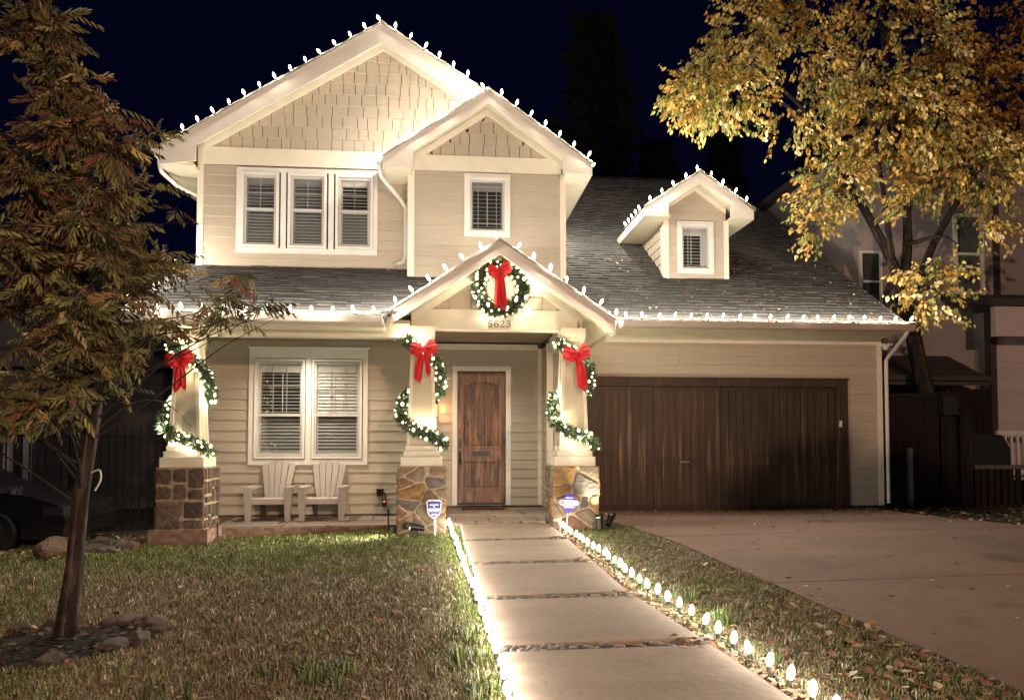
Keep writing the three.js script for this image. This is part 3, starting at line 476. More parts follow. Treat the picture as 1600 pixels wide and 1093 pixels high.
// ---------------------------------------------------------------- stone and timber pillars
function stoneGeo(poly, plane, out) {               // poly in face coordinates; plane maps (u, v, n) to the world
  const n = poly.length, c = poly.reduce((s, p) => [s[0] + p[0] / n, s[1] + p[1] / n], [0, 0]), k = .9;
  const a = poly.map((p) => plane(p[0], p[1], 0)), b = poly.map((p) => plane(p[0], p[1], out * .6)), d = poly.map((p) => plane(lerp(c[0], p[0], k), lerp(c[1], p[1], k), out)), m = plane(c[0], c[1], out * 1.15);
  return tris((t) => { for (let i = 0; i < n; i++) { const j = (i + 1) % n; t(a[i], a[j], b[j]); t(a[i], b[j], b[i]); t(b[i], b[j], d[j]); t(b[i], d[j], d[i]); t(d[i], d[j], m); } });
}
function pillar(c, baseY, topY, capY, seed, big, dark, footing) {
  const r = rng(seed), W = .68, x0 = c - W / 2, x1 = c + W / 2, d0 = 11.15, d1 = 11.83, st = 1.11;
  const p = part(house, 'porch_pillar', box(x0 + .012, x1 - .012, baseY, st, d0 + .012, d1), M.mortar);
  const mats = dark ? M.shadedStone : M.stone;
  const face = (w, plane, H0) => {
    const out = [];
    const voro = (ww, y0) => {               // irregular stones: cells between scattered seeds, mortar left between
      const n = Math.max(4, Math.round(ww * (st - y0) / (big * big) * 1.9)), S = []; for (let i = 0; i < n; i++) { let q, k = 0; const md = big * (.22 + .75 * r() * r()); do { q = [r() * ww, lerp(y0, st, r()), md]; k++; } while (k < 40 && S.some((o) => Math.hypot(o[0] - q[0], (o[1] - q[1]) * 1.3) < Math.max(md, o[2]) * .75)); S.push(q); }
      for (const a of S) {
        const g = .011 + .010 * r(); let P = [[.0, y0], [ww, y0], [ww, st - .004], [.0, st - .004]];
        for (const b of S) { if (a === b) continue; const wt = clamp(.5 + .35 * (a[2] - b[2]) / big, .25, .75), mx = lerp(a[0], b[0], wt), my = lerp(a[1], b[1], wt), nx = b[0] - a[0], ny = (b[1] - a[1]) * 1.5, l = Math.hypot(nx, ny), f = (p) => ((p[0] - mx) * nx + (p[1] - my) * ny) / l + g, Q = []; for (let i = 0; i < P.length; i++) { const p = P[i], q = P[(i + 1) % P.length], fp = f(p), fq = f(q); if (fp <= 0) Q.push(p); if ((fp < 0) !== (fq < 0)) { const t = fp / (fp - fq); Q.push([lerp(p[0], q[0], t), lerp(p[1], q[1], t)]); } } P = Q; if (P.length < 3) break; }
        if (P.length < 3) continue; const area = Math.abs(P.reduce((q, p, i) => { const m = P[(i + 1) % P.length]; return q + p[0] * m[1] - p[1] * m[0]; }, 0)) / 2; if (area < .0016) continue;
        const Q = []; P.forEach((p, i) => { const m = P[(i + 1) % P.length], L = Math.hypot(m[0] - p[0], m[1] - p[1]); if (L < .012) return; Q.push([lerp(p[0], m[0], .1), lerp(p[1], m[1], .1)]); if (L > .1) Q.push([lerp(p[0], m[0], .5) + (r() - .5) * .012, lerp(p[1], m[1], .5) + (r() - .5) * .014]); Q.push([lerp(p[0], m[0], .9), lerp(p[1], m[1], .9)]); }); if (Q.length > 3) out.push(Q);
      }
    }; const split = (a, b, cc, d, depth) => {
      const ww = b - a, hh = d - cc, lim = big * (.75 + .6 * r());
      if ((ww > lim || hh > lim * 1.0) && depth < 7) { if (ww * (.75 + .5 * r()) > hh) { const m = lerp(a, b, .32 + .36 * r()); split(a, m, cc, d, depth + 1); split(m, b, cc, d, depth + 1); } else { const m = lerp(cc, d, .32 + .36 * r()); split(a, b, cc, m, depth + 1); split(a, b, m, d, depth + 1); } return; }
      const g = .013 + .009 * r(), j = () => (r() - .5) * Math.min(ww, hh) * .16, q = Math.min(ww, hh) * (.12 + .16 * r());
      const A0 = [a + g, cc + g], A1 = [b - g, cc + g], A2 = [b - g, d - g], A3 = [a + g, d - g]; const cut = (p0, p1, k) => [p0[0] + Math.sign(p1[0] - p0[0]) * k, p0[1] + Math.sign(p1[1] - p0[1]) * k];
      const e = a < .03 || b > w - .03; const jj = (pp) => [clamp(pp[0] + (e ? j() * .2 : j() * .6), .0, w), pp[1] + j() * .6];
      out.push([cut(A0, A1, q * r()), jj([(a + b) / 2, cc + g]), cut(A1, A0, q * r()), cut(A1, A2, q * r()), jj([b - g, (cc + d) / 2]), cut(A2, A1, q * r()), cut(A2, A3, q * r()), jj([(a + b) / 2, d - g]), cut(A3, A2, q * r()), cut(A3, A0, q * r()), jj([a + g, (cc + d) / 2]), cut(A0, A3, q * r())]);
    };
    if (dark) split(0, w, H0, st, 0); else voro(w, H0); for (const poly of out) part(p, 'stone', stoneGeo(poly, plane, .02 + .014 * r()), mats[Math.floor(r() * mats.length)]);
  };
  face(W, (u, v, n) => [x0 + u, v, -(d0 + .012 - n)], baseY + .02);
  face(d1 - d0, (u, v, n) => [x1 - .012 + n, v, -(d0 + u)], baseY + .02);
  face(d1 - d0, (u, v, n) => [x0 + .012 - n, v, -(d1 - u)], baseY + .02);
  const dm = (d0 + d1) / 2, sq = (h, y0, y1) => box(c - h, c + h, y0, y1, dm - h, dm + h);
  part(p, 'base_trim', sq(.30, 1.112, 1.25), M.trim); part(p, 'base_trim', sq(.262, 1.252, 1.335), M.trim);
  const fr = (h0, h1, y0, y1, ins) => { const P = (h, y, sx, sd) => [c + sx * h, y, -(dm + sd * h)]; return tris((t) => { const A = [[-1, -1], [1, -1], [1, 1], [-1, 1]]; for (let i = 0; i < 4; i++) { const a = A[i], b = A[(i + 1) % 4]; t(P(h0, y0, ...a), P(h0, y0, ...b), P(h1, y1, ...b)); t(P(h0, y0, ...a), P(h1, y1, ...b), P(h1, y1, ...a)); } }); };
  const y0 = 1.337, h0 = .222, h1 = .158;
  part(p, 'shaft', fr(h0 - .014, h1 - .014, y0, topY), std({ color: C(.56, .50, .37), map: TX.trim, roughness: .65 }));
  const edges = [];
  for (const [sx, sd] of [[-1, -1], [1, -1], [1, 1], [-1, 1]]) { const w = .048; const P = (h, y, ox, od) => [c + sx * (h - ox), y, -(dm + sd * (h - od))]; const q = [[0, 0], [w, 0], [w, w], [0, w]]; edges.push(tris((t) => { for (let i = 0; i < 4; i++) { const a = q[i], b = q[(i + 1) % 4]; const k = [P(h0, y0, ...a), P(h0, y0, ...b), P(h1, topY, ...b), P(h1, topY, ...a)]; if (sx * sd < 0) { t(k[0], k[2], k[1]); t(k[0], k[3], k[2]); } else { t(k[0], k[1], k[2]); t(k[0], k[2], k[3]); } } })); }
  part(p, 'corner_trim', edges, M.trim);
  part(p, 'base_trim', sq(.235, 1.336, 1.41), M.trim);
  part(p, 'cap', [sq(.175, topY, topY + .05), sq(.185, topY + .05, capY)], M.trim);
  if (footing) part(p, 'footing', box(x0 - .07, x1 + .05, -.12, baseY + .02, d0 - .04, d1), M.pinkCon);
  return p;
}
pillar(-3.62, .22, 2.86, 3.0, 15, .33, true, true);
pillar(-.27, .05, 2.98, 3.17, 24, .26, false);
pillar(1.98, .05, 2.98, 3.17, 38, .33, false);

// house number
const font = await new FontLoader().loadAsync('fonts/droid/droid_serif_regular.typeface.json');
{
  const hn = part(house, 'house_number', box(.735, 1.02, 3.180, 3.1845, 11.466, 11.4695), M.trim);
  [...'5623'].forEach((ch, i) => { const g = new TextGeometry(ch, { font, size: .105, depth: .012, curveSegments: 6 }); g.translate(.70 + i * .092, 3.19, -11.46); part(hn, 'digit', g, std({ color: C(.05, .042, .03), roughness: .35, metalness: .6 })); });
}
// ---------------------------------------------------------------- house lamps: cans in the porch ceilings, wall lantern
function can(x, y, D, cd, ang = 1.05) {
  const rim = part(house, 'ceiling_light', new THREE.TorusGeometry(.095, .014, 8, 24).rotateX(Math.PI / 2).translate(x, y - .004, -D), M.white);
  part(rim, 'lens', new THREE.CylinderGeometry(.085, .085, .01, 24).translate(x, y - .003, -D), std({ color: C(.9, .85, .75), emissive: C(1, .9, .74), emissiveIntensity: 4 }));
  const s = new THREE.SpotLight(C(1, .86, .66), cd, 0, ang, .7, 2), o = origin.get(house); s.position.set(x - o.x, y - .02 - o.y, -D - o.z); s.target.position.set(x - o.x, y - 3 - o.y, -D - o.z); s.shadow.radius = 4; s.name = numbered('ceiling_spot'); house.add(s, s.target); s.target.name = numbered('aim');
}
can(-2.2, 3.2, 12.65, LIGHT.can, 1.25); can(.76, 3.42, 13.25, LIGHT.can, 1.2);
{
  const l = part(house, 'wall_lantern', [box(-.13, -.05, 2.2, 2.26, E - .13, E - .03), box(-.14, -.04, 1.93, 1.955, E - .14, E - .03), box(-.11, -.07, 2.0, 2.3, E - .03, E), tube([V(-.09, 2.26, E - .08), V(-.09, 2.34, E - .06), V(-.09, 2.3, E)], .012), ...[[-.13, -.13], [-.05, -.13], [-.13, -.04], [-.05, -.04]].map(([x, d]) => box(x - .006, x + .006, 1.95, 2.2, E + d - .006, E + d + .006))], M.metal);
  part(l, 'glass_pane', box(-.118, -.062, 1.965, 2.19, E - .118, E - .05), std({ color: C(.8, .4, .15), emissive: C(1, .42, .12), emissiveIntensity: 2.2 }));
  lamp(house, V(-.09, 2.08, E - .085), C(1, .5, .2), LIGHT.lantern, 1.5);
}
// camera at the garage corner
part(house, 'security_camera', [new THREE.SphereGeometry(.055, 14, 10).scale(1, .9, 1).translate(8.53, 3.28, -13.98), new THREE.CylinderGeometry(.035, .045, .1, 12).rotateX(1.2).rotateY(.3).translate(8.58, 3.33, -13.95), box(8.48, 8.54, 3.3, 3.36, 13.98, 14.1)], M.white);

// ---------------------------------------------------------------- light strings
const bulbGeo = new THREE.LatheGeometry([[0, 0], [.012, .0], [.0185, .012], [.0225, .028], [.0215, .045], [.015, .066], [.007, .08], [0, .085]].map((p) => new THREE.Vector2(...p)), 10);
const socketGeo = new THREE.CylinderGeometry(.013, .015, .035, 8).translate(0, -.016, 0);
const up = new THREE.Vector3(0, 1, 0);
function string(name, label, group, runs, opt = {}) {
  const first = runs[0].p[0], t = thing(name, label, 'string lights', [first.x, first.y, -first.z], group), wires = [];
  for (const { p, dir, off = 0, n } of runs) {
    const c = new THREE.CatmullRomCurve3(p, false, 'catmullrom', 0), L = c.getLength(), sp = opt.spacing || .292, count = n || Math.floor((L - off) / sp) + 1;
    const pts = []; for (let i = 0; i <= count * 2; i++) { const q = c.getPointAt(i / (count * 2)); q.y -= (i % 2) * .012; pts.push(q); }
    wires.push(new THREE.TubeGeometry(new THREE.CatmullRomCurve3(pts), count * 6, .0045, 5));
    for (let i = 0; i < count; i++) {
      const s = (off + i * sp) / L; if (s > 1.0001) break; const q = c.getPointAt(Math.min(1, s)), d = dir.clone().add(new THREE.Vector3((R() - .5) * .5, (R() - .5) * .25, (R() - .5) * .5)).normalize(), qt = new THREE.Quaternion().setFromUnitVectors(up, d);
      const base = q.clone().addScaledVector(d, .03), k = (opt.size || 1.02) * (.93 + .14 * R()), b = put(t, 'bulb', bulbGeo, M.bulb, base, qt, new THREE.Vector3(k, k, k));
      put(t, 'socket', socketGeo, opt.socket || M.cableW, base, qt);
      lamp(t, base.clone().addScaledVector(d, .04 * k), warm, opt.cd || LIGHT.c9);
    }
  }
  part(t, 'cable', wires, opt.cable || M.cableW); return t;
}
const nrm = (x, y, z) => new THREE.Vector3(x, y, z).normalize();
const upL = nrm(-.45, .9, .15), upR = nrm(.25, .95, .15);
string('roof_light_string', 'white bulb string along the tallest gable of the house', 'bulb strings on the roof', [
  { p: [V(-4.6, 6.38, 12.93), V(-1.02, 8.63, 12.93)], dir: upL, off: .12 }, { p: [V(-1.02, 8.63, 12.93), V(.62, 7.6, 12.93)], dir: upR, off: .27 }]);
string('roof_light_string', 'white bulb string over the middle gable and down its side eave', 'bulb strings on the roof', [
  { p: [V(-.98, 6.16, 12.48), V(.775, 7.35, 12.48)], dir: upL, off: .0 }, { p: [V(.775, 7.35, 12.48), V(2.53, 6.15, 12.48)], dir: upR, off: .26 }, { p: [V(2.54, 6.14, 12.5), V(2.54, 6.14, 17)], dir: nrm(.5, .6, .5), off: .25 }]);
string('roof_light_string', 'white bulb string over the small porch gable above the wreath', 'bulb strings on the roof', [
  { p: [V(-.8, 3.33, 11.03), V(.855, 4.44, 11.03)], dir: upL, off: .2 }, { p: [V(.855, 4.44, 11.03), V(2.6, 3.28, 11.03)], dir: upR, off: .3 }]);
string('roof_light_string', 'white bulb string on the gutter above the porch chairs', 'bulb strings on the roof', [
  { p: [V(-.92, 3.27, 10.86), V(-4.36, 3.27, 10.86)], dir: nrm(0, .8, .6), off: 0 }, { p: [V(-4.38, 3.3, 10.95), V(-4.38, lowRoof(13.2) + .04, 13.2)], dir: nrm(-.3, .9, .3), off: .4 }]);
string('roof_light_string', 'white bulb string on the gutter above the garage door', 'bulb strings on the roof', [
  { p: [V(2.72, 3.65, 13.14), V(8.6, 3.65, 13.14)], dir: nrm(0, .8, .6), off: .22 }]);
string('roof_light_string', 'white bulb string around the roof of the dormer', 'bulb strings on the roof', [
  { p: [V(4.0, 6.15, 14.7), V(5.15, 6.91, 14.7)], dir: nrm(-.2, .95, .2), off: .14 }, { p: [V(5.15, 6.91, 14.7), V(6.29, 6.15, 14.7)], dir: upR, off: .26 }, { p: [V(4.0, 6.15, 14.95), V(4.0, 6.15, 16.4)], dir: nrm(-.3, .9, .3), off: .1 }]);
{
  const strip = (xs, off) => xs.map(([x, d]) => V(x, ground(x, d) + .035 + off, d));
  const pathOpt = { cd: LIGHT.path, socket: M.cable, cable: M.cable, size: 1.05 };
  string('path_light_string', 'bright bulb string along the lawn edge of the front walk', 'bulb strings beside the walk', [{ p: strip([[.12, 11.86], [.23, 8.62], [.3, 6.85], [.34, 5.77], [.36, 5.2], [.37, 4.4], [.38, 3.2]], 0), dir: nrm(.05, 1, .15), off: 0 }], { ...pathOpt, spacing: .255 });
  string('path_light_string', 'bright bulb string along the driveway side of the front walk', 'bulb strings beside the walk', [{ p: strip([[1.74, 11.9], [1.84, 8.6], [1.85, 7.05], [1.87, 6.6], [1.92, 5.75], [1.95, 5.0], [1.98, 4.2], [2.0, 3.2]], 0), dir: nrm(.05, 1, .1), off: 0 }], { ...pathOpt, spacing: .255 });
}

// ---------------------------------------------------------------- wreath, garlands, bows
const needleMat = [[.07, .105, .055], [.12, .165, .09], [.045, .075, .042]].map((c) => std({ color: C(...c), roughness: .75, side: THREE.DoubleSide }));
function greens(parent, curve, rad, count, seed, bulbs, cd, every, closed) {
  const r = rng(seed), geos = [[], [], []], L = curve.getLength();
  const axis = (t) => { const p = curve.getPointAt(t), tg = curve.getTangentAt(t); const a = new THREE.Vector3(.3, 1, .2).cross(tg).normalize(), b = tg.clone().cross(a).normalize(); return { p, tg, a, b }; };
  for (let i = 0; i < count; i++) {
    const { p, tg, a, b } = axis((i + r()) / count), an = r() * 6.283, out = a.clone().multiplyScalar(Math.cos(an)).addScaledVector(b, Math.sin(an)), d = out.clone().addScaledVector(tg, (r() - .3) * 1.3).normalize(), len = rad * (.65 + .6 * r()), w = .007 + .009 * r();
    const side = d.clone().cross(new THREE.Vector3(r() - .5, r() - .5, r() - .5)).normalize().multiplyScalar(w), s = p.clone().addScaledVector(out, rad * .15), m = s.clone().addScaledVector(d, len * .55), e = s.clone().addScaledVector(d, len);
    geos[Math.floor(r() * 3)].push(s.x, s.y, s.z, m.x + side.x, m.y + side.y, m.z + side.z, e.x, e.y, e.z, s.x, s.y, s.z, e.x, e.y, e.z, m.x - side.x, m.y - side.y, m.z - side.z);
  }
  geos.forEach((P, k) => { const g = new THREE.BufferGeometry(); g.setAttribute('position', new THREE.Float32BufferAttribute(P, 3)); g.computeVertexNormals(); const m = part(parent, 'foliage', uvm(g), needleMat[k]); m.userData.kind = 'stuff'; });
  part(parent, 'stem', new THREE.TubeGeometry(curve, Math.round(L * 30), .014, 6, closed), needleMat[2]);
  const mg = new THREE.SphereGeometry(.0155, 8, 6);
  for (let i = 0; i < bulbs; i++) {
    const { p, a, b } = axis((i + .8 * r()) / bulbs), an = r() * 6.283, q = p.clone().addScaledVector(a, Math.cos(an) * rad * .8).addScaledVector(b, Math.sin(an) * rad * .8); q.z += .02;
    const s = .85 + 1.1 * r() * r(); put(parent, 'bulb', mg, M.mini, q, null, new THREE.Vector3(s, s * 1.2, s)); if (i % every === 0) lamp(parent, q, warmMini, cd * every, .5);
  }
}
function ribbon(pts, widths, sideDir, r, ruffle = .012) {       // pts centre line, widths across sideDir
  const c = new THREE.CatmullRomCurve3(pts), n = 22, m = 5, P = [];
  const W = (t) => { const k = t * (widths.length - 1), a = Math.min(Math.floor(k), widths.length - 2); return lerp(widths[a], widths[a + 1], k - a); };
  const at = (i, j, o) => { const t = i / n, p = c.getPoint(t), tg = c.getTangent(t), sd = sideDir.clone().addScaledVector(tg, -sideDir.dot(tg)).normalize(), nr = tg.clone().cross(sd).normalize(), u = j / m - .5; return p.addScaledVector(sd, u * W(t)).addScaledVector(nr, o + ruffle * Math.sin(u * 9 + t * 3)); };
  const q = (a, b, cc, d) => P.push(...a.toArray(), ...b.toArray(), ...cc.toArray(), ...a.toArray(), ...cc.toArray(), ...d.toArray());
  for (let i = 0; i < n; i++) for (let j = 0; j < m; j++) for (const [o, f] of [[.0015, 1], [-.0015, 0]]) { const k = [at(i, j, o), at(i + 1, j, o), at(i + 1, j + 1, o), at(i, j + 1, o)]; f ? q(...k) : q(k[3], k[2], k[1], k[0]); }
  const g = new THREE.BufferGeometry(); g.setAttribute('position', new THREE.Float32BufferAttribute(P, 3)); g.computeVertexNormals(); return uvm(g);
}
function bow(label, x, y, D, s, tails, seed) {
  const r = rng(seed), t = thing('red_bow', label, 'bow', [x, y, D], 'red velvet bows'), fz = new THREE.Vector3(.12, .12, 1);
  const v = (a, b, c) => V(x + a * s, y + b * s, D - c * s);
  const lobe = (ang, len, half, puff) => {                      // a gathered loop: pinched at the knot, puffed and pleated outward, open at its edge
    const n = 14, m = 12, f = (i, j, sd) => { const q = i / n, u = j / m * 2 - 1, w = half * (.18 + .82 * Math.pow(Math.sin(Math.min(1, q * 1.02) * Math.PI * .62), .9)), L = len * q * (1 - .13 * u * u * q), x = Math.cos(ang) * L - Math.sin(ang) * u * w, y = Math.sin(ang) * L + Math.cos(ang) * u * w, z = .045 + sd * puff * Math.sin(Math.PI * Math.min(1, q * .93)) * (1 - .55 * u * u) + .011 * q * Math.sin(u * 10 + q * 2 + ang) + (sd > 0 ? .012 : 0); return v(x, y, z).toArray(); };
    return tris((q) => { for (const sd of [1, -.35]) for (let i = 0; i < n; i++) for (let j = 0; j < m; j++) { const a = f(i, j, sd), b = f(i + 1, j, sd), c = f(i + 1, j + 1, sd), d = f(i, j + 1, sd); sd > 0 ? (q(a, b, c), q(a, c, d)) : (q(a, c, b), q(a, d, c)); } for (let j = 0; j < m; j++) { const a = f(n, j, 1), b = f(n, j + 1, 1), c = f(n, j + 1, -.35), d = f(n, j, -.35); q(a, c, b); q(a, d, c); } });
  };
  const tilt = (r() - .5) * .2;
  part(t, 'loop', lobe(.42 + tilt, .185, .095, .07), M.red); part(t, 'loop', lobe(Math.PI - .02 + tilt, .175, .085, .065), M.red);
  part(t, 'loop', lobe(-.5 + tilt, .13, .06, .045), M.red); part(t, 'loop', lobe(Math.PI + .72 + tilt, .135, .06, .045), M.red);
  part(t, 'knot', uvm(new THREE.SphereGeometry(.035 * s, 10, 8).scale(.9, 1.15, .8).translate(x, y, -(D - .06 * s))), M.red);
  for (const [dx, len, w, cut] of tails) {
    const g = ribbon([v(0, -.02, .05), v(dx * .4, -.1, .07), v(dx * .8, -len * .6, .05), v(dx, -len, .055)], [.05, .085, w, w].map((q) => q * s), new THREE.Vector3(1, .05, .12), r, .012);
    const tip = tris((q) => { const a = v(dx - w / 2, -len + .001, .055), b = v(dx + w / 2, -len + .001, .055), c = v(dx + cut, -len - .07, .06), k = .002; q(a.toArray(), c.toArray(), b.toArray()); q([b.x, b.y, b.z - k], [c.x, c.y, c.z - k], [a.x, a.y, a.z - k]); });
    part(t, 'tail', [g, tip], M.red);
  }
  return t;
}
{
  const w = thing('wreath', 'round lit evergreen wreath on the porch gable above the house number', 'wreath', [.89, 3.26, 11.4]);
  const pts = []; for (let i = 0; i < 24; i++) { const a = i / 24 * 6.2832; pts.push(V(.89 + .33 * Math.cos(a), 3.755 + .33 * Math.sin(a), 11.36)); }
  greens(w, new THREE.CatmullRomCurve3(pts, true), .115, 3200, 61, 104, LIGHT.mini * 1.4, 5, true);
  bow('wide red bow with two long tails on the lit gable wreath', .86, 4.0, 11.3, 1.0, [[-.03, .5, .1, -.03], [.07, .55, .1, .03]], 5);
  const spiral = (c, dy) => new THREE.CatmullRomCurve3([[-.24, 2.97, .12], [-.16, 2.9, .24], [0, 2.78, .29], [.19, 2.66, .24], [.255, 2.54, .1], [.275, 2.36, -.02], [.24, 2.2, -.22], [0, 2.14, -.29], [-.2, 2.2, -.26], [-.27, 2.1, -.06], [-.315, 1.92, .1], [-.29, 1.78, .22], [-.14, 1.66, .3], [.1, 1.57, .31], [.26, 1.5, .27], [.33, 1.4, .12]].map(([x, y, z]) => V(c + x, y + dy, 11.49 - z)));
  [['lit evergreen garland spiralling round the pillar under the tree', -3.62, -.09, 81], ['lit evergreen garland spiralling round the pillar between chairs and door', -.27, 0, 82], ['lit evergreen garland spiralling round the pillar beside the garage', 1.98, -.01, 83]].forEach(([label, c, dy, s]) => { const g = thing('garland', label, 'garland', [c, 1.3, 11.49], 'garlands on the porch pillars'); greens(g, spiral(c, dy), .1, 2600, s, 80, LIGHT.mini, 6); });
  bow('red bow at the top of the pillar under the tree', -3.66, 2.62, 11.18, 1.1, [[-.02, .36, .1, -.02], [.06, .33, .09, .03]], 6);
  bow('red bow at the top of the pillar between chairs and door', -.25, 2.80, 11.17, 1.1, [[-.07, .38, .11, .03], [.07, .3, .07, .0]], 7);
  bow('red bow at the top of the pillar beside the garage', 1.98, 2.76, 11.17, 1.15, [[.09, .42, .13, .03]], 8);
}

// ---------------------------------------------------------------- porch and yard objects
{
  // moulded deck chairs
  const ch = thing('deck_chair', 'pale plastic slat-back chair nearer the tree-side pillar', 'chair', [-2.72, .21, 12.9], 'pale plastic porch chairs');
  const X = -2.72, Y = .21, w = (x, y, z) => V(X + x, Y + y, 12.9 - z);
  for (let i = 0; i < 5; i++) {
    const a0 = -.185 + i * .074 + .003, a1 = a0 + .068, b0 = -.285 + i * .114 + .004, b1 = b0 + .106, top = [.9, .94, .955, .94, .9][i];
    const P = (x, h, n) => { const t = h / .95; return [X + x, Y + h, -(12.9 + .16 + .33 * t) + n + .03 * Math.cos((x) * 5)]; };
    const q = [[a0, .30], [a1, .30], [lerp(a1, b1, .97), top - .02], [lerp(b0, b1, .8), top], [lerp(b0, b1, .2), top - (i ? 0 : .01)], [b0, top - .025]];
    part(ch, 'back_slat', tris((t) => { const f = q.map((k) => P(k[0], k[1], .012)), b = q.map((k) => P(k[0], k[1], -.012)); for (let k = 1; k < 5; k++) { t(f[0], f[k], f[k + 1]); t(b[0], b[k + 1], b[k]); } for (let k = 0; k < 6; k++) { const m = (k + 1) % 6; t(b[k], b[m], f[m]); t(b[k], f[m], f[k]); } }), M.plastic);
  }
  part(ch, 'back_panel', tris((t) => { const P = (x, h) => [X + x, Y + h, -(12.9 + .18 + .33 * h / .95)]; t(P(-.18, .28), P(.18, .28), P(.24, .7)); t(P(-.18, .28), P(.24, .7), P(-.24, .7)); t(P(-.24, .7), P(.24, .7), P(.18, .28)); }), M.plasticDark);
  part(ch, 'seat', prismX([[13.12, Y + .29], [12.9, Y + .31], [12.68, Y + .37], [12.6, Y + .375], [12.555, Y + .35], [12.545, Y + .27], [12.565, Y + .26], [12.6, Y + .32], [12.9, Y + .28], [13.12, Y + .26]], X - .25, X + .25), M.plastic);
  for (const s of [-1, 1]) {
    part(ch, 'arm', prismZ([[X + s * .25, Y + .535], [X + s * .385, Y + .545], [X + s * .385, Y + .515], [X + s * .25, Y + .505]], 12.5, 13.2), M.plastic);
    part(ch, 'leg', prismZ([[X + s * .268, Y + .515], [X + s * .378, Y + .522], [X + s * .372, Y + .4], [X + s * .345, Y], [X + s * .268, Y], [X + s * .255, Y + .3]], 12.5, 12.57), M.plastic);
    part(ch, 'leg', prismX([[12.95, Y + .27], [13.12, Y + .27], [13.3, Y], [13.2, Y]], X + s * .2 - .03, X + s * .2 + .03), M.plasticDark);
  }
  const c2 = ch.clone(); c2.name = numbered('deck_chair'); c2.position.x = -1.88; c2.userData = { ...ch.userData, label: 'pale plastic slat-back chair nearer the front door' }; scene.add(c2);
  solo('door_mat', 'thin dark red mat on the flagstones below the front door', 'door mat', [box(.42, 1.2, .212, .228, 14.35, 14.86), box(.44, 1.18, .2285, .231, 14.37, 14.84)], std({ color: C(.12, .035, .03), roughness: 1, map: TX.grit }), [.81, .212, 14.6]);
  // outlet with cord and adapter
  part(house, 'outlet_box', [box(-1.08, -.97, .55, .66, F - .06, F - .015), box(-1.09, -.96, .64, .665, F - .075, F - .015)], M.metal);
  const ad = thing('power_adapter', 'small black plug-in timer hanging by its cord from the wall outlet', 'adapter', [-.95, .36, F - .06]);
  part(ad, 'cord', tube([V(-1.0, .6, F - .07), V(-.95, .61, F - .09), V(-.93, .54, F - .07), V(-.945, .47, F - .06)], .01), M.rubber);
  part(ad, 'body', [box(-.985, -.915, .36, .49, F - .09, F - .025)], M.rubber); part(ad, 'indicator_light', box(-.965, -.935, .44, .47, F - .095, F - .089), std({ color: C(.6, .05, .05), emissive: C(1, .1, .08), emissiveIntensity: 2 }));
  // landscape spot lights, unlit
  const bullet = (label, x, D, aim, cd, cone, len = .17) => {           // a lit yard spotlight: head, visor, glowing lens and the lamp just before it
    const y = ground(x, D), t = thing('landscape_spotlight', label, 'spotlight', [x, y, D], 'black landscape spotlights'), c = V(x, y + .12, D), d = aim.clone().sub(c).normalize(), q = new THREE.Quaternion().setFromUnitVectors(up, d), mk = (g) => g.applyQuaternion(q).translate(c.x, c.y, c.z);
    part(t, 'head', mk(new THREE.CylinderGeometry(.055, .038, len, 16)), M.metal); part(t, 'visor', mk(new THREE.CylinderGeometry(.06, .06, .07, 16, 1, true, 0, 4.2).translate(0, len / 2 + .03, 0)), std({ color: C(.015, .015, .016), roughness: .4, side: THREE.DoubleSide }));
    part(t, 'lens', mk(new THREE.CylinderGeometry(.048, .048, .006, 16).translate(0, len / 2 + .004, 0)), std({ color: C(.8, .75, .6), emissive: C(1, .9, .66), emissiveIntensity: 4 }));
    part(t, 'stake', new THREE.CylinderGeometry(.012, .008, .16, 8).translate(x, y + .03, -D), M.metal);
    const s = new THREE.SpotLight(C(1, .89, .62), cd, 0, cone, .6, 2), o = origin.get(t), p = c.clone().addScaledVector(d, len / 2 + .03); s.position.copy(p).sub(o); s.target.position.copy(aim).sub(o); s.shadow.radius = 2; s.name = numbered('spotlight_lamp'); t.add(s, s.target); s.target.name = numbered('aim');
  };
  bullet('black bullet spotlight in the grass before the middle pillar', -.32, 10.98, V(-3.5, .75, 10.75), LIGHT.spot * 1.2, .72, .2);
  bullet('black spotlight tilted upward in grass at the garage-side pillar', 2.28, 10.9, V(2.25, 3.3, 11.7), LIGHT.spot * .35, .7);
  bullet('black spotlight between pillar and driveway aimed at the garage wall', 2.5, 11.25, V(4.4, 3.4, 14), LIGHT.spot * .5, .6);
  part(scene.getObjectByName('landscape_spotlight_002'), 'cord', tube([V(2.1, .2, 11.1), V(2.2, .25, 11.2), V(2.4, .22, 11.05), V(2.6, .21, 11.2), V(2.75, .2, 11.5), V(2.55, .19, 11.6)], .012), M.rubber);
  const stakeLamp = (label, x, D, h) => { const y = ground(x, D), t = thing('path_stake', label, 'stake', [x, y, D], 'black stakes at the porch edge'); part(t, 'post', new THREE.CylinderGeometry(.012, .012, h, 8).translate(x, y + h / 2, -D), M.metal); part(t, 'tip', new THREE.CylinderGeometry(.017, .017, .07, 8).translate(x, y + h - .02, -D), M.metal); part(t, 'junction_box', box(x + .03, x + .1, y, y + .07, D - .03, D + .03), std({ color: C(.2, .19, .18), roughness: .4 })); };
  stakeLamp('thin black stake against the porch edge by the middle pillar', -.76, 11.5, .33); stakeLamp('thin black stake against the porch edge by the tree-side pillar', -3.2, 11.5, .24);
}
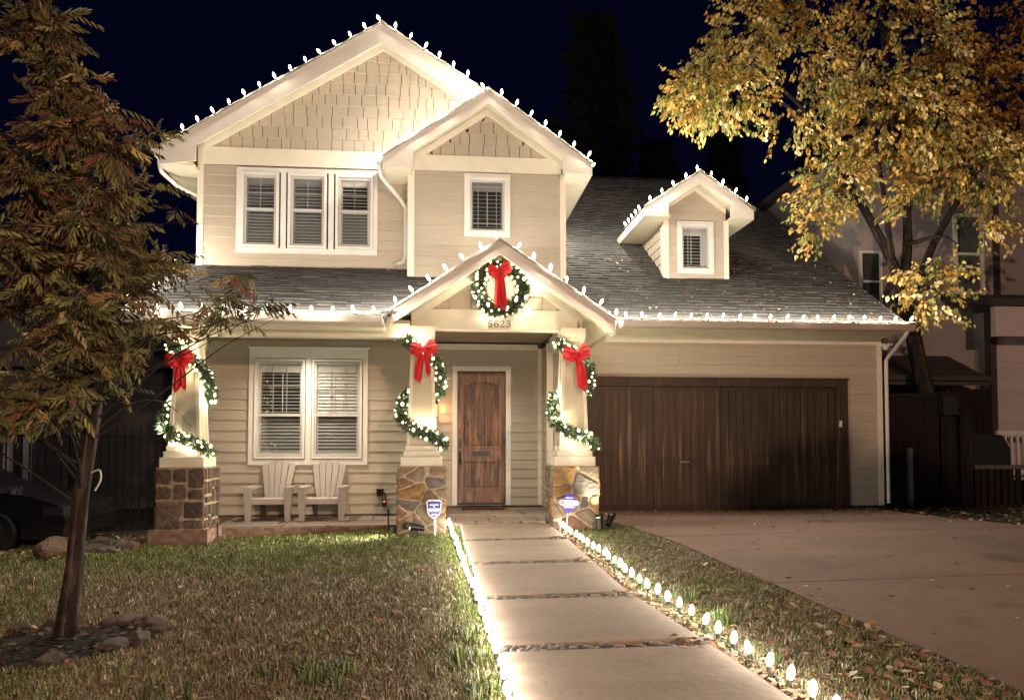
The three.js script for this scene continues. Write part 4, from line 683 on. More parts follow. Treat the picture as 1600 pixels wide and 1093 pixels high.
// yard signs
function signTexture(w, h, draw) { const c = document.createElement('canvas'); c.width = w; c.height = h; draw(c.getContext('2d'), w, h); const t = new THREE.CanvasTexture(c); t.colorSpace = THREE.SRGBColorSpace; t.magFilter = THREE.LinearFilter; return t; }
function flatSign(outline, D, tex, x0, y0, w, h) { const g = prismZ(outline, D, D + .008), p = g.attributes.position, uv = g.attributes.uv; for (let i = 0; i < p.count; i++) uv.setXY(i, (p.getX(i) - x0) / w, (p.getY(i) - y0) / h); return [g, std({ map: tex, roughness: .4 })]; }
{
  const D = 10.95, cx = -.085, cy = .52, s = .13;
  const out = [[0, 1.02], [.35, .98], [.62, 1.0], [.8, .86], [.95, .72], [.82, .5], [.84, .1], [.78, -.35], [.55, -.75], [.2, -.95], [0, -1.03], [-.2, -.95], [-.55, -.75], [-.78, -.35], [-.84, .1], [-.82, .5], [-.95, .72], [-.8, .86], [-.62, 1.0], [-.35, .98]].map(([a, b]) => [cx + a * s * .92, cy + b * s]);
  const tex = signTexture(256, 256, (g) => {
    g.fillStyle = '#f2f2f4'; g.fillRect(0, 0, 256, 256); g.fillStyle = '#1f1a8c'; g.beginPath();
    [[0, .88], [.5, .86], [.66, .84], [.78, .7], [.68, .5], [.7, .1], [.64, -.3], [.45, -.64], [.15, -.82], [0, -.87], [-.15, -.82], [-.45, -.64], [-.64, -.3], [-.7, .1], [-.68, .5], [-.78, .7], [-.66, .84], [-.5, .86]].forEach(([a, b], i) => { const x = 128 + a * 118, y = 128 - b * 118; i ? g.lineTo(x, y) : g.moveTo(x, y); }); g.fill();
    g.fillStyle = '#f0f0f6'; g.fillRect(72, 68, 112, 15); g.fillRect(118, 92, 20, 12); g.fillRect(58, 120, 142, 26); g.fillRect(62, 152, 130, 10); g.fillRect(88, 186, 84, 8); g.fillRect(98, 198, 62, 8);
  });
  const t = thing('yard_sign', 'blue and white shield-shaped security sign before the middle pillar', 'yard sign', [-.06, ground(-.06, D), D], 'security yard signs');
  part(t, 'board', ...flatSign(out, D, tex, cx - s * 1.085, cy - s * 1.085, s * 2.17, s * 2.17));
  part(t, 'stake', box(cx + .006, cx + .03, ground(-.06, D) - .05, cy - .1, D + .009, D + .02), M.white);
}
{
  const D = 10.85, cx = 1.83, cy = .60, s = .155, rot = -.06, R2 = ([a, b]) => [cx + (a * Math.cos(rot) - b * Math.sin(rot)) * s, cy + (a * Math.sin(rot) + b * Math.cos(rot)) * s];
  const out = [[0, 1], [.35, .62], [.98, .0], [.6, -.37], [0, -1], [-.62, -.37], [-.98, .0], [-.35, .65]].map(R2);
  const tex = signTexture(256, 256, (g) => {
    g.translate(128, 128); g.rotate(.06); g.fillStyle = '#2420a8'; g.fillRect(-180, -180, 360, 360); g.fillStyle = '#f1f1f3'; g.fillRect(-140, -34, 280, 62); g.fillRect(-44, -64, 90, 11); g.fillStyle = '#dcdcf0'; g.fillRect(-70, 36, 150, 8); g.fillRect(-58, 50, 120, 8);
    g.fillStyle = '#c9323c'; g.beginPath(); g.moveTo(-94, -20); g.quadraticCurveTo(-76, -26, -58, -20); g.quadraticCurveTo(-54, 10, -76, 24); g.quadraticCurveTo(-98, 10, -94, -20); g.fill(); g.fillStyle = '#fff'; g.beginPath(); g.arc(-76, -2, 7, 0, 7); g.fill();
    g.fillStyle = '#55555c'; g.font = 'bold 38px sans-serif'; g.fillText('TRUE', -40, 12);
  });
  const t = thing('yard_sign', 'blue diamond security sign with a white band before the garage-side pillar', 'yard sign', [1.78, ground(1.78, D), D], 'security yard signs');
  part(t, 'board', ...flatSign(out, D, tex, cx - s, cy - s, s * 2, s * 2));
  part(t, 'stake', new THREE.CylinderGeometry(.008, .008, .42, 8).rotateZ(-.12).translate(1.795, .29, -D - .02), M.white);
}

// ---------------------------------------------------------------- foliage shapes
function leafGeo(L, W, fold) { const P = [[0, 0, 0], [L * .35, 0, W / 2], [L * .7, -fold, W * .4], [L, -fold * 2, 0], [L * .7, -fold, -W * .4], [L * .35, 0, -W / 2], [L * .5, -fold * .9, 0]]; const I = [[0, 1, 6], [1, 2, 6], [2, 3, 6], [3, 4, 6], [4, 5, 6], [5, 0, 6]]; return tris((t) => { for (const [a, b, c] of I) t(P[a], P[b], P[c]); }); }
function compoundGeo(pairs, L, seed) { const r = rng(seed), g = []; for (let i = 0; i < pairs; i++) for (const s of [-1, 1]) { const t = (i + 1) / (pairs + .3); const l = leafGeo(.064 + .022 * Math.sin(t * 3) + .012 * r(), .0215, .008); l.rotateZ(-.25 - .45 * r()).rotateY(-s * (.95 - .4 * t) + (r() - .5) * .25).rotateX(s * (.15 + .4 * r())).translate(t * L, -.38 * L * t * t, 0); g.push(l); } g.push(tris((t) => { const n = 4; for (let i = 0; i < n; i++) { const a = i / n, b = (i + 1) / n, y = (q) => -.38 * L * q * q; t([a * L, y(a), .0022], [b * L, y(b), .0022], [b * L, y(b), -.0022]); t([a * L, y(a), .0022], [b * L, y(b), -.0022], [a * L, y(a), -.0022]); } })); return join(g); }
function instanced(parent, name, geo, mat, items, kind) {
  const m = new THREE.InstancedMesh(geo, mat, items.length), o = parent === scene ? new THREE.Vector3() : origin.get(parent), mm = new THREE.Matrix4(), p = new THREE.Vector3(), c = new THREE.Color();
  items.forEach((it, i) => { mm.compose(p.copy(it.p).sub(o), it.q, it.s); m.setMatrixAt(i, mm); m.setColorAt(i, c.setRGB(...it.c)); });
  m.name = numbered(name); if (kind) m.userData.kind = kind; parent.add(m); return m;
}
const qdir = (d, roll) => { const q = new THREE.Quaternion().setFromUnitVectors(new THREE.Vector3(1, 0, 0), d.clone().normalize()); return q.multiply(new THREE.Quaternion().setFromAxisAngle(new THREE.Vector3(1, 0, 0), roll)); };

// ---------------------------------------------------------------- the young tree on the lawn
{
  const r = rng(303), t = thing('young_tree', 'young slender tree with dark feathery leaves on the front lawn', 'tree', [-2.84, -.05, 6.25]);
  const trunkPts = [V(-2.86, -.1, 6.25), V(-2.83, .35, 6.27), V(-2.80, 1.0, 6.32), V(-2.745, 1.75, 6.38), V(-2.74, 2.3, 6.4), V(-2.9, 3.0, 6.42), V(-3.05, 3.8, 6.42), V(-3.25, 4.85, 6.42)];
  part(t, 'trunk', taper(trunkPts, [.095, .066, .058, .053, .045, .032, .02, .006], 14), M.bark);
  part(t, 'tree_tag', tube([V(-2.72, 1.22, 6.3), V(-2.64, 1.24, 6.26), V(-2.63, 1.17, 6.26), V(-2.68, 1.08, 6.28)], .007), M.white);
  const tc = new THREE.CatmullRomCurve3(trunkPts), leaves = [], limbs = [], twigs = [];
  const add = (p, d) => { const g = r(); const hi = clamp((p.y - 2.6) / 1.6, 0, 1), col = g < .62 - .3 * hi ? [.165, .16, .055] : g < .84 ? [.165, .10, .045] : g < .95 ? [.12, .048, .028] : [.36, .28, .12]; const v = r() < .14 ? 1.7 : .4 + .75 * r(); leaves.push({ p, q: qdir(d, (r() - .5) * 2.2), s: new THREE.Vector3(1, 1, 1).multiplyScalar(.65 + .5 * r()), c: col.map((k) => k * v) }); };  // bright leaves and the olive share falling with height paint in lamplight
  for (let i = 0; i < 96; i++) {
    const u = i / 96, h = lerp(1.95, 4.92, u), st = tc.getPoint(clamp(.27 + .73 * (h - 1.95) / 2.97, 0, .998)), an = i * 2.4 + r() * .9;
    const dx = Math.cos(an), dz = Math.sin(an); if (dx > .15 && h < 2.3) continue; let len = lerp(1.4, .14, Math.pow(u, 1.1)) * (.4 + .85 * r()); if (dz > .3) len *= .75; if (dx < -.2) len *= 1.25; if (dx > .3) len = Math.min(len * 1.25, 1.5);
    const limit = st.x + dx * len > -2.25 ? 2.5 : 1.62; let rise = lerp(.25, .75, u) * len * (.3 + 1.2 * r()), droop = u < .3 ? (dx < .45 ? 1.0 : .3) * r() : .08; rise = Math.max(rise, limit - st.y + droop * len);
    const pts = [0, .35, .7, 1].map((k) => new THREE.Vector3(st.x + dx * len * k + (r() - .5) * .06, st.y + rise * k - droop * k * k * len + (r() - .5) * .08, st.z + dz * len * k * .85)); const c = new THREE.CatmullRomCurve3(pts);
    limbs.push(taper(pts, [.011 * (1 - u * .6), .007, .004, .0015], 5));
    const low = (x) => x > -2.25 ? 2.5 : 1.62, tw = Math.round(3 + len * 6.5 * (.6 + .8 * r()));
    for (let k = 0; k < tw; k++) {                     // twigs that end in a loose whorl of drooping compound leaves
      const q = Math.min(1, .28 + .75 * (k + r()) / tw), p = c.getPoint(q), tg = c.getTangent(q), out = tg.clone().multiplyScalar(.6).add(new THREE.Vector3(r() - .5, r() * .9 - .25, r() - .5).multiplyScalar(1.6)).normalize(), tl = (.10 + .2 * r()) * (1 - .5 * u), e = p.clone().addScaledVector(out, tl);
      if (e.y < low(e.x) || e.x > -1.42 || fbm(e.x / 4 + .5, e.y / 4 + e.z / 11, 9, 9, 2, 321) < .415) continue; twigs.push(new THREE.TubeGeometry(new THREE.LineCurve3(p, e), 1, .0035, 4));
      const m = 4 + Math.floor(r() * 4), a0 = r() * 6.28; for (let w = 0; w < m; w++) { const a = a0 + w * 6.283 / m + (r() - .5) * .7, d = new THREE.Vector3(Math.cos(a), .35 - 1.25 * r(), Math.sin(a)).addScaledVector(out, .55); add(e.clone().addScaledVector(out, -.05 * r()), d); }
    }
  }
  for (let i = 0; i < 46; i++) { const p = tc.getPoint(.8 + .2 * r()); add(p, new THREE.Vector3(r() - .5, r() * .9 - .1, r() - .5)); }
  limbs.forEach((l) => part(t, 'branch', l, M.barkDark));
  part(t, 'twig', twigs, M.barkDark).userData.kind = 'stuff';
  const cg = [compoundGeo(5, .22, 1), compoundGeo(4, .17, 2), compoundGeo(5, .25, 3)], lm = std({ color: 0xffffff, roughness: .7, side: THREE.DoubleSide });
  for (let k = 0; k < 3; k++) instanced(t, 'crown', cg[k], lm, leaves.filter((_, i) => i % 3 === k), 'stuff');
}
// ring of stones and mulch round it
{
  const r = rng(404), rockGeo = [0, 1, 2].map((k) => { const g = new THREE.IcosahedronGeometry(1, 3), p = g.attributes.position, f = 1.3 + k * .3; for (let i = 0; i < p.count; i++) { const v = new THREE.Vector3().fromBufferAttribute(p, i), n = .86 + .16 * Math.sin(v.x * 2.3 * f + k) * Math.cos(v.y * 2.1 + k * 2) + .1 * Math.sin(v.z * 3.1 * f + v.x * 2); v.multiplyScalar(n); p.setXYZ(i, v.x, v.y, v.z); } g.computeVertexNormals(); return uvm(g); });
  const rm = [[.46, .385, .35], [.42, .26, .19], [.52, .46, .43], [.36, .28, .235]].map((c) => std({ color: C(...c), map: TX.stone, bumpMap: TX.stoneB, bumpScale: .1, roughness: .9 }));
  const stone = (label, x, D, a, b, h, k, m, group, cat = 'stone', nm = 'edging_stone') => { const o = new THREE.Mesh(rockGeo[k], rm[m]); o.name = numbered(nm); o.position.set(x, ground(x, D) + h * .35, -D); o.scale.set(a, h, b); o.rotation.y = r() * 6; scene.add(o); o.userData = { label, category: cat, group }; };
  const ring = [[-3.55, 6.3, 'flat brown stone farthest from the walk behind the trunk'], [-3.32, 6.5, 'brown rounded stone beside the trunk on the neighbour side'], [-3.08, 6.55, 'grey stone half hidden behind the young tree trunk'], [-2.66, 6.58, 'rust stone just past the trunk in the tree ring'], [-2.52, 6.6, 'pale pink rounded stone at the back of the tree ring'], [-2.38, 6.5, 'orange stone between pink and brown ring stones'], [-2.27, 6.42, 'brown stone at the back curve of the tree ring'], [-2.15, 6.25, 'large rust brown stone at the walk end of the tree ring'], [-2.22, 6.0, 'long pale grey stone at the walk end of the tree ring'], [-2.33, 5.85, 'pale grey stone in front of the long grey ring stone'], [-2.62, 5.5, 'low brown stone sunk in grass at the front of the tree ring'], [-3.0, 5.42, 'flat tan stone sunk in the front grass of the tree ring']];
  ring.forEach(([x, D, l], i) => stone(l, x, D, .1 + .05 * r(), .08 + .03 * r(), .045 + .025 * r(), i % 3, [3, 1, 0, 1, 2, 1, 3, 1, 2, 2, 3, 0][i], 'stones of the tree ring'));
  solo('mulch_bed', 'dark mulch bed round the foot of the young tree', 'mulch', [(() => { const n = 28, P = []; for (let i = 0; i < n; i++) { const a = i / n * 6.283; P.push([-2.83 + .72 * Math.cos(a) * (1 + .06 * Math.sin(a * 5)), -(6.0 + .58 * Math.sin(a))]); } return tris((t) => { const c = [-2.83, ground(-2.83, 6) + .035, -6.0]; for (let i = 0; i < n; i++) { const a = P[i], b = P[(i + 1) % n]; t(c, [b[0], ground(b[0], -b[1]) + .004, b[1]], [a[0], ground(a[0], -a[1]) + .004, a[1]]); } }); })()], std({ color: C(.05, .035, .025), map: TX.soil, roughness: 1, side: THREE.DoubleSide }), [-2.83, -.04, 6.0]);
  // rock bed and boulder at the neighbour's side
  stone('large red boulder lying at the lawn edge beyond the young tree', -5.05, 10.7, .42, .3, .2, 1, 1, 'rocks beside the lawn', 'boulder', 'boulder');
  const bed = [[-4.75, 11.2], [-4.55, 10.9], [-4.35, 11.1], [-4.5, 11.5], [-4.85, 11.6], [-4.25, 11.5], [-4.7, 10.7], [-4.4, 10.75], [-4.2, 11.0]], nb = ['tan rock', 'black rock', 'pale flat rock', 'brown rock', 'small grey rock', 'red rock', 'dark round rock', 'pale rock', 'pink rock'], wh = ['behind the boulder', 'in the middle of the rock bed', 'near the pillar footing', 'at the back of the rock bed', 'farthest back by the fence', 'touching the pillar footing', 'in front beside the boulder', 'at the front of the rock bed', 'at the footing corner'];
  bed.forEach(([x, D], i) => stone(nb[i] + ' ' + wh[i], x, D, .1 + .08 * r(), .09 + .05 * r(), .05 + .04 * r(), i % 3, [2, 3, 2, 0, 0, 1, 3, 2, 1][i], 'rocks beside the lawn', 'rock', 'rock'));
  const mk = thing('solar_stake_light', 'small round white garden stake at the lawn edge before the tree ring', 'garden stake', [-3.45, ground(-3.45, 5.95), 5.95]);
  part(mk, 'globe', new THREE.SphereGeometry(.024, 12, 10).translate(-3.3, ground(-3.3, 5.9) + .19, -5.9), M.white); part(mk, 'post', new THREE.CylinderGeometry(.006, .006, .2, 6).translate(-3.3, ground(-3.3, 5.9) + .08, -5.9), M.white);
}
// ---------------------------------------------------------------- the golden tree beside the garage
{
  const r = rng(505), t = thing('golden_tree', 'large golden autumn tree behind the fence beside the garage', 'tree', [10.0, -.1, 15.2]);
  const limb = (pts, rad) => part(t, 'branch', taper(pts.map((p) => V(...p)), rad, 8), M.barkDark);
  part(t, 'trunk', taper([V(10.5, -.1, 15.2), V(10.3, 1.5, 15.2), V(10.05, 2.6, 15.1), V(9.75, 3.7, 15.0), V(9.5, 4.6, 15.0)], [.2, .18, .165, .15, .13], 12), M.barkDark);
  limb([[9.6, 4.4, 15], [9.2, 5.4, 14.95], [8.4, 6.6, 14.8], [7.4, 8.0, 14.6], [6.2, 9.0, 14.5]], [.12, .10, .07, .045, .015]);
  limb([[9.55, 4.5, 15], [9.75, 6, 15.1], [9.6, 7.8, 15.1], [9.3, 9.8, 15.1], [9.2, 11.5, 15]], [.11, .09, .07, .05, .02]);
  limb([[9.65, 4.3, 15], [10.2, 5.6, 14.9], [10.9, 7, 14.7], [11.6, 8.8, 14.8]], [.09, .075, .05, .02]);
  limb([[9.3, 5.2, 14.95], [8.9, 6.2, 14.5], [8.5, 7.2, 14.1], [8.2, 8.2, 13.9]], [.07, .05, .03, .012]);
  limb([[9.7, 5.6, 15], [10.0, 5.6, 14.4], [9.9, 5.3, 13.8]], [.05, .03, .012]);
  limb([[7.6, 7.7, 14.6], [6.6, 8.4, 14.6], [5.4, 8.6, 14.5]], [.05, .03, .012]);
  limb([[8.6, 6.3, 14.85], [8.0, 6.5, 14.8], [7.7, 6.2, 15]], [.04, .02, .01]);
  limb([[9.6, 4.4, 14.9], [9.6, 4.5, 14.2], [9.55, 4.3, 13.8]], [.03, .02, .01]);
  const lobes = [[5.6, 8.45, 14.5, 1.15, .62, .9, 1], [5.2, 8.2, 14.4, .75, .4, .6, .5], [6.15, 9.7, 14.8, .6, .75, .7, .55], [7.1, 8.4, 14.5, 1.1, 1.0, 1, 1.1], [7.7, 10, 15, 1.15, 1.1, 1.1, 1.1], [9, 9.3, 14.5, 1.5, 1.35, 1.3, 1.6], [8.8, 7.8, 14, 1.35, .95, 1.1, 1.4], [10.6, 8.5, 14.8, 1.5, 1.4, 1.3, 1.6], [12.1, 9.4, 15, 1.5, 1.5, 1.3, 1.3], [10.2, 6.8, 14, 1.2, .75, 1, 1.2], [9.85, 5.6, 13.6, .6, .5, .5, .95], [9.3, 6.0, 13.9, .55, .45, .5, .6], [11.4, 6.8, 14.3, 1.0, .85, .9, 1], [8.0, 6.75, 14.6, .75, .5, .6, .55], [7.7, 6.05, 15, .3, .55, .35, .2], [9.5, 4.35, 13.9, .55, .42, .4, .2], [9.7, 4.85, 14.2, .55, .4, .4, .2], [11.8, 5.9, 14.1, .5, .5, .5, .35], [9, 11.1, 15, 2.6, .9, 1.5, 1.2], [6.9, 9.3, 14.7, .8, .7, .8, .5]];
  const leaves = [], tw = [];
  for (const [cx, cy, cD, rx, ry, rD, wgt] of lobes) {
    const n = Math.round(225 * wgt);
    for (let i = 0; i < n; i++) {
      let v; do { v = new THREE.Vector3(r() * 2 - 1, r() * 2 - 1, r() * 2 - 1); } while (v.lengthSq() > 1); const l = Math.max(.05, v.length()); v.multiplyScalar(Math.pow(l, -.35));
      const st = V(cx + v.x * rx * .92, cy + v.y * ry * .92, cD - v.z * rD * .92), out = new THREE.Vector3(v.x + (r() - .5) * 1.2, v.y * .6 - .15 + (r() - .5) * .9, v.z + (r() - .5) * 1.2).normalize(), len = .22 + .38 * r(), m = 11 + Math.floor(r() * 9);
      const hue = r(); const far = cx > 10.4 && cy > 7.6 || cy > 10.6; const basec = far ? (hue < .6 ? [.34, .17, .035] : [.55, .33, .06]) : hue < .30 ? [.30, .31, .085] : hue < .74 ? [.66, .47, .12] : hue < .86 ? [.52, .30, .075] : [.84, .70, .34];  // upper and outer lobes get darker leaves: weaker light painted into their colour
      const end = st.clone().addScaledVector(out, len); end.y -= .12 * len;
      if (fbm(st.x / 9, st.y / 9 - st.z / 19, 9, 9, 2, 123) < .365) continue; if (i % 2 === 0) tw.push(new THREE.TubeGeometry(new THREE.LineCurve3(st.clone().addScaledVector(out, -.25), end), 1, .006, 3));
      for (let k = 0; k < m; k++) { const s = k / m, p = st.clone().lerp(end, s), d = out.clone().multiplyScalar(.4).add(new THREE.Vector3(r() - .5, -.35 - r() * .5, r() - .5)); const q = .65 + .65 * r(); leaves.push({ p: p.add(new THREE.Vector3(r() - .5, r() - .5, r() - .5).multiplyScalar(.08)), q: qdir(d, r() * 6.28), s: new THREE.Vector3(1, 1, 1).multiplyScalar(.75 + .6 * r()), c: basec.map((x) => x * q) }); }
    }
  }
  const tg = part(t, 'twig', tw, M.barkDark); tg.userData.kind = 'stuff';
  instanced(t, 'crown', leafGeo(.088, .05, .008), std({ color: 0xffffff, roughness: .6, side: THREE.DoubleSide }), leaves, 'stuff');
}
// the yard tree beside the viewer whose crown dapples the far end of the driveway and the lower garage
{
  const r = rng(707), t = thing('yard_tree', 'round leafy tree at the driveway edge nearest the street', 'tree', [5.6, .1, 1.2]), leaves = [];
  part(t, 'trunk', taper([V(5.6, -.1, 1.2), V(5.55, 1.5, 1.25), V(5.5, 2.4, 1.3), V(5.45, 3.3, 1.4)], [.12, .1, .08, .03], 8), M.barkDark);
  for (let i = 0; i < 9; i++) { const a = i * .7; part(t, 'branch', taper([V(5.5, 2.2 + i * .08, 1.3), V(5.5 + Math.cos(a) * .6, 2.75 + i * .04, 1.35 + Math.sin(a) * .5), V(5.5 + Math.cos(a) * 1.2, 3.0 + i * .04, 1.4 + Math.sin(a) * .8)], [.035, .02, .006], 5), M.barkDark); }
  for (let i = 0; i < 2600; i++) { let v; do { v = new THREE.Vector3(r() * 2 - 1, r() * 2 - 1, r() * 2 - 1); } while (v.lengthSq() > 1 || fbm(v.x * .5 + .5, v.z * .25 + v.y * .25 + .5, 5, 5, 2, 99) < .42); leaves.push({ p: V(5.8 + v.x * 1.1, 3.12 + v.y * .52, 1.4 + v.z * 1.0), q: qdir(new THREE.Vector3(r() - .5, -.4, r() - .5), r() * 6), s: new THREE.Vector3(1, 1, 1).multiplyScalar(.8 + .5 * r()), c: [.06, .07, .02] }); }
  instanced(t, 'crown', leafGeo(.16, .09, .01), std({ color: 0xffffff, roughness: .7, side: THREE.DoubleSide }), leaves, 'stuff');
}
// ---------------------------------------------------------------- grass and fallen leaves
{
  const r = rng(606), blade = (n, seed, h, w) => { const q = rng(seed), g = []; for (let i = 0; i < n; i++) { const a = q() * 6.28, l = .25 + .5 * q(), hh = h * (.6 + .6 * q()), x = (q() - .5) * .05, z = (q() - .5) * .05, dx = Math.cos(a) * l * hh, dz = Math.sin(a) * l * hh, wx = -Math.sin(a) * w, wz = Math.cos(a) * w; g.push([x, z, dx, dz, hh, wx, wz]); } return tris((t) => { for (const [x, z, dx, dz, hh, wx, wz] of g) { t([x - wx, 0, z - wz], [x + wx, 0, z + wz], [x + dx * .5 + wx * .7, hh * .65, z + dz * .5 + wz * .7]); t([x - wx, 0, z - wz], [x + dx * .5 + wx * .7, hh * .65, z + dz * .5 + wz * .7], [x + dx * .5 - wx * .7, hh * .65, z + dz * .5 - wz * .7]); t([x + dx * .5 - wx * .7, hh * .65, z + dz * .5 - wz * .7], [x + dx * .5 + wx * .7, hh * .65, z + dz * .5 + wz * .7], [x + dx * 1.3, hh * .85, z + dz * 1.3]); } }); };
  const tint = (g, seed) => { const q = rng(seed), n = g.attributes.position.count, c = new Float32Array(n * 3); let v = 1; for (let i = 0; i < n; i++) { if (i % 9 === 0) { v = .35 + 1.3 * q(); if (q() < .12) v = 2.2; } c[3 * i] = v; c[3 * i + 1] = v; c[3 * i + 2] = v * (.9 + .2 * q()); } g.setAttribute('color', new THREE.BufferAttribute(c, 3)); return g; };
  const gm = std({ color: 0xffffff, roughness: .5, side: THREE.DoubleSide, vertexColors: true });
  const patch = (x, D) => fbm(x / 8 + 3, D / 8 + 3, 8, 8, 3, 91), patch2 = (x, D) => fbm(x / 3 + 3, D / 3 + 3, 8, 8, 2, 95);
  const color = (x, D, strip) => { const gfar = clamp((D - 8.2) / 2.2, 0, 1), p = patch(x, D), near = strip ? 0 : Math.exp(-Math.pow((x - .25) / .22, 2)); let green = clamp(.26 + 1.7 * (p - .5) + gfar * .85 * (strip ? .6 : 1) + near * .65, .08, .96); const u = r(); const v = .65 + .7 * r(); const a = u < green ? [.125, .155, .04] : u < green + (1 - green) * .68 ? [.155, .125, .07] : u < .96 ? [.25, .22, .155] : [.46, .44, .38]; return a.map((k) => k * v); };
  const items = [];
  const ring = (x, D) => Math.pow((x + 2.83) / .7, 2) + Math.pow((D - 6.0) / .56, 2) < 1;
  const sow = (n, fx, fd, strip) => { for (let i = 0; i < n; i++) { const D = fd(), x = fx(D); if (ring(x, D)) continue; if (x > -4.15 && x < -.55 && D > 11.7) continue; if (D > 11.1 && ((x > -4.05 && x < -3.2) || (x > -.66 && x < .1))) continue; const s = (.75 + .6 * r()) * (.8 + .5 * patch2(x, D)); items.push({ p: V(x, ground(x, D) - .015, D), q: new THREE.Quaternion().setFromAxisAngle(up, r() * 6.28), s: new THREE.Vector3(s, s * (.7 + .5 * r()), s), c: color(x, D, strip) }); } };
  const near = () => 2.6 + 9.6 * Math.pow(r(), 1.55);
  sow(46000, (D) => lerp(-Math.min(8, D * .62 + .6), wl(D) - .01, r()), near, false);
  sow(15000, (D) => lerp(D > 6.7 ? 1.76 : wr(D) + .1, lerp(3.22, 2.95, clamp((D - 4) / 6, 0, 1)), Math.pow(r(), .9)), () => Math.min(11.4, near()), true);
  const half = Math.floor(items.length / 2);
  for (const [k, gg] of [[0, tint(blade(8, 1, .044, .0028), 11)], [1, tint(blade(7, 2, .054, .0031), 12)]]) { const m = instanced(scene, 'lawn_grass', gg, gm, items.filter((_, i) => i % 2 === k), 'stuff'); m.userData.label = ['short patchy green and straw grass on the front lawn', 'taller straw coloured grass tufts over the front lawn'][k]; m.userData.category = 'grass'; }
  // green tufts
  const tufts = []; for (const [x, D, n, sp] of [[-.62, 4.75, 30, .2], [-.95, 5.0, 12, .16], [.22, 5.0, 14, .12], [.14, 5.6, 10, .16], [.26, 4.4, 12, .1], [2.14, 5.75, 34, .12], [2.1, 6.5, 7, .1], [2.08, 4.8, 10, .13], [1.9, 8.0, 18, .08], [-1.6, 4.6, 14, .25], [-2.0, 5.0, 10, .25]]) for (let i = 0; i < n; i++) { const a = r() * 6.28, q = Math.sqrt(r()) * sp, xx = x + Math.cos(a) * q, d = D + Math.sin(a) * q * 1.2, s = .9 + .8 * r(); tufts.push({ p: V(xx, ground(xx, d) - .01, d), q: new THREE.Quaternion().setFromAxisAngle(up, r() * 6.28), s: new THREE.Vector3(s, s * 1.5, s), c: [.055 + .04 * r(), .085 + .04 * r(), .036] }); }
  const tf = instanced(scene, 'grass_tufts', tint(blade(5, 3, .07, .0038), 13), gm, tufts, 'stuff'); tf.userData.label = 'lush green grass tufts beside the path bulbs'; tf.userData.category = 'grass';
  // fallen leaves
  const fl = [], drop = (x, D, y, s, n) => { const c = pickC(r); fl.push({ p: V(x, y, D), q: new THREE.Quaternion().setFromEuler(new THREE.Euler((r() - .5) * .7 + (n || 0), r() * 6.28, (r() - .5) * .7)), s: new THREE.Vector3(s, s, s), c }); };
  const pickC = (q) => { const u = q(), v = .7 + .6 * q(); return (u < .5 ? [.17, .075, .035] : u < .8 ? [.25, .13, .06] : [.42, .33, .22]).map((k) => k * v); };
  for (let i = 0; i < 520; i++) { const D = 3.4 + 8 * r() * r(), x = lerp(wr(D) + .02, 3.2, r()); drop(x, D, ground(x, D) + .03 + .02 * r(), .55 + .6 * r()); }
  for (let i = 0; i < 420; i++) { const D = 3.4 + 8 * r(), x = wr(D) + .03 + .14 * r() * r(); drop(x, D, ground(x, D) + .025 + .03 * r(), .5 + .5 * r()); }
  for (const j of joints.slice(1, 5)) for (let i = 0; i < 46; i++) { const x = wr(j) + (r() - .75) * .3, D = j + (r() - .5) * .22; drop(x, D, ground(x, D) + .05 + .03 * r(), .5 + .5 * r()); }
  for (let i = 0; i < 110; i++) { const D = 3.5 + 8 * r() * r(), x = lerp(-D * .6, .2, r()); drop(x, D, ground(x, D) + .035 + .02 * r(), .5 + .6 * r()); }
  for (let i = 0; i < 420; i++) { const x = 2.7 + 6 * r(), D = 14.0 - Math.pow(r(), 2) * 1.2; drop(x, D, ground(x, D) + .037 + .02 * r(), .5 + .5 * r()); }
  for (let i = 0; i < 140; i++) { const x = 3.2 + 5 * r(), D = 5 + 8 * r(); drop(x, D, ground(x, D) + .037, .5 + .6 * r()); }
  for (let i = 0; i < 1500; i++) { const D = 7 + 8 * r(), x = 8.4 + 5 * r(); drop(x, D, ground(x, D) + .01 + .02 * r(), .6 + .8 * r()); }
  for (let i = 0; i < 500; i++) { const D = 10.3 + 2.5 * r(), x = -7 + 3 * r(); drop(x, D, ground(x, D) + .01 + .02 * r(), .6 + .8 * r()); }
  for (let i = 0; i < 260; i++) { const a = r() * 6.283, q = Math.sqrt(r()), x = -2.83 + .7 * q * Math.cos(a), D = 6 + .55 * q * Math.sin(a); drop(x, D, ground(x, D) + .03 + .02 * r(), .5 + .5 * r()); fl[fl.length - 1].c = fl[fl.length - 1].c.map((k) => k * .3); }
  const roofn = fl.length; for (let i = 0; i < 420; i++) { const x = 3 + 5.5 * Math.pow(r(), .6), D = 13.25 + 5.5 * r() * r(); drop(x, D, mainRoof(D) + .035, .5 + .6 * r(), .56); }
  for (let i = 0; i < 160; i++) { const x = 2.9 + 5.6 * r(); drop(x, 13.17 + .05 * r(), 3.62 + .03 * r(), .5 + .5 * r()); }
  const lm = instanced(scene, 'fallen_leaves', leafGeo(.075, .05, .008), std({ color: 0xffffff, roughness: .8, side: THREE.DoubleSide }), fl, 'stuff'); lm.userData.label = 'dry brown leaves scattered over grass strip, driveway edge and roof'; lm.userData.category = 'leaves';
}

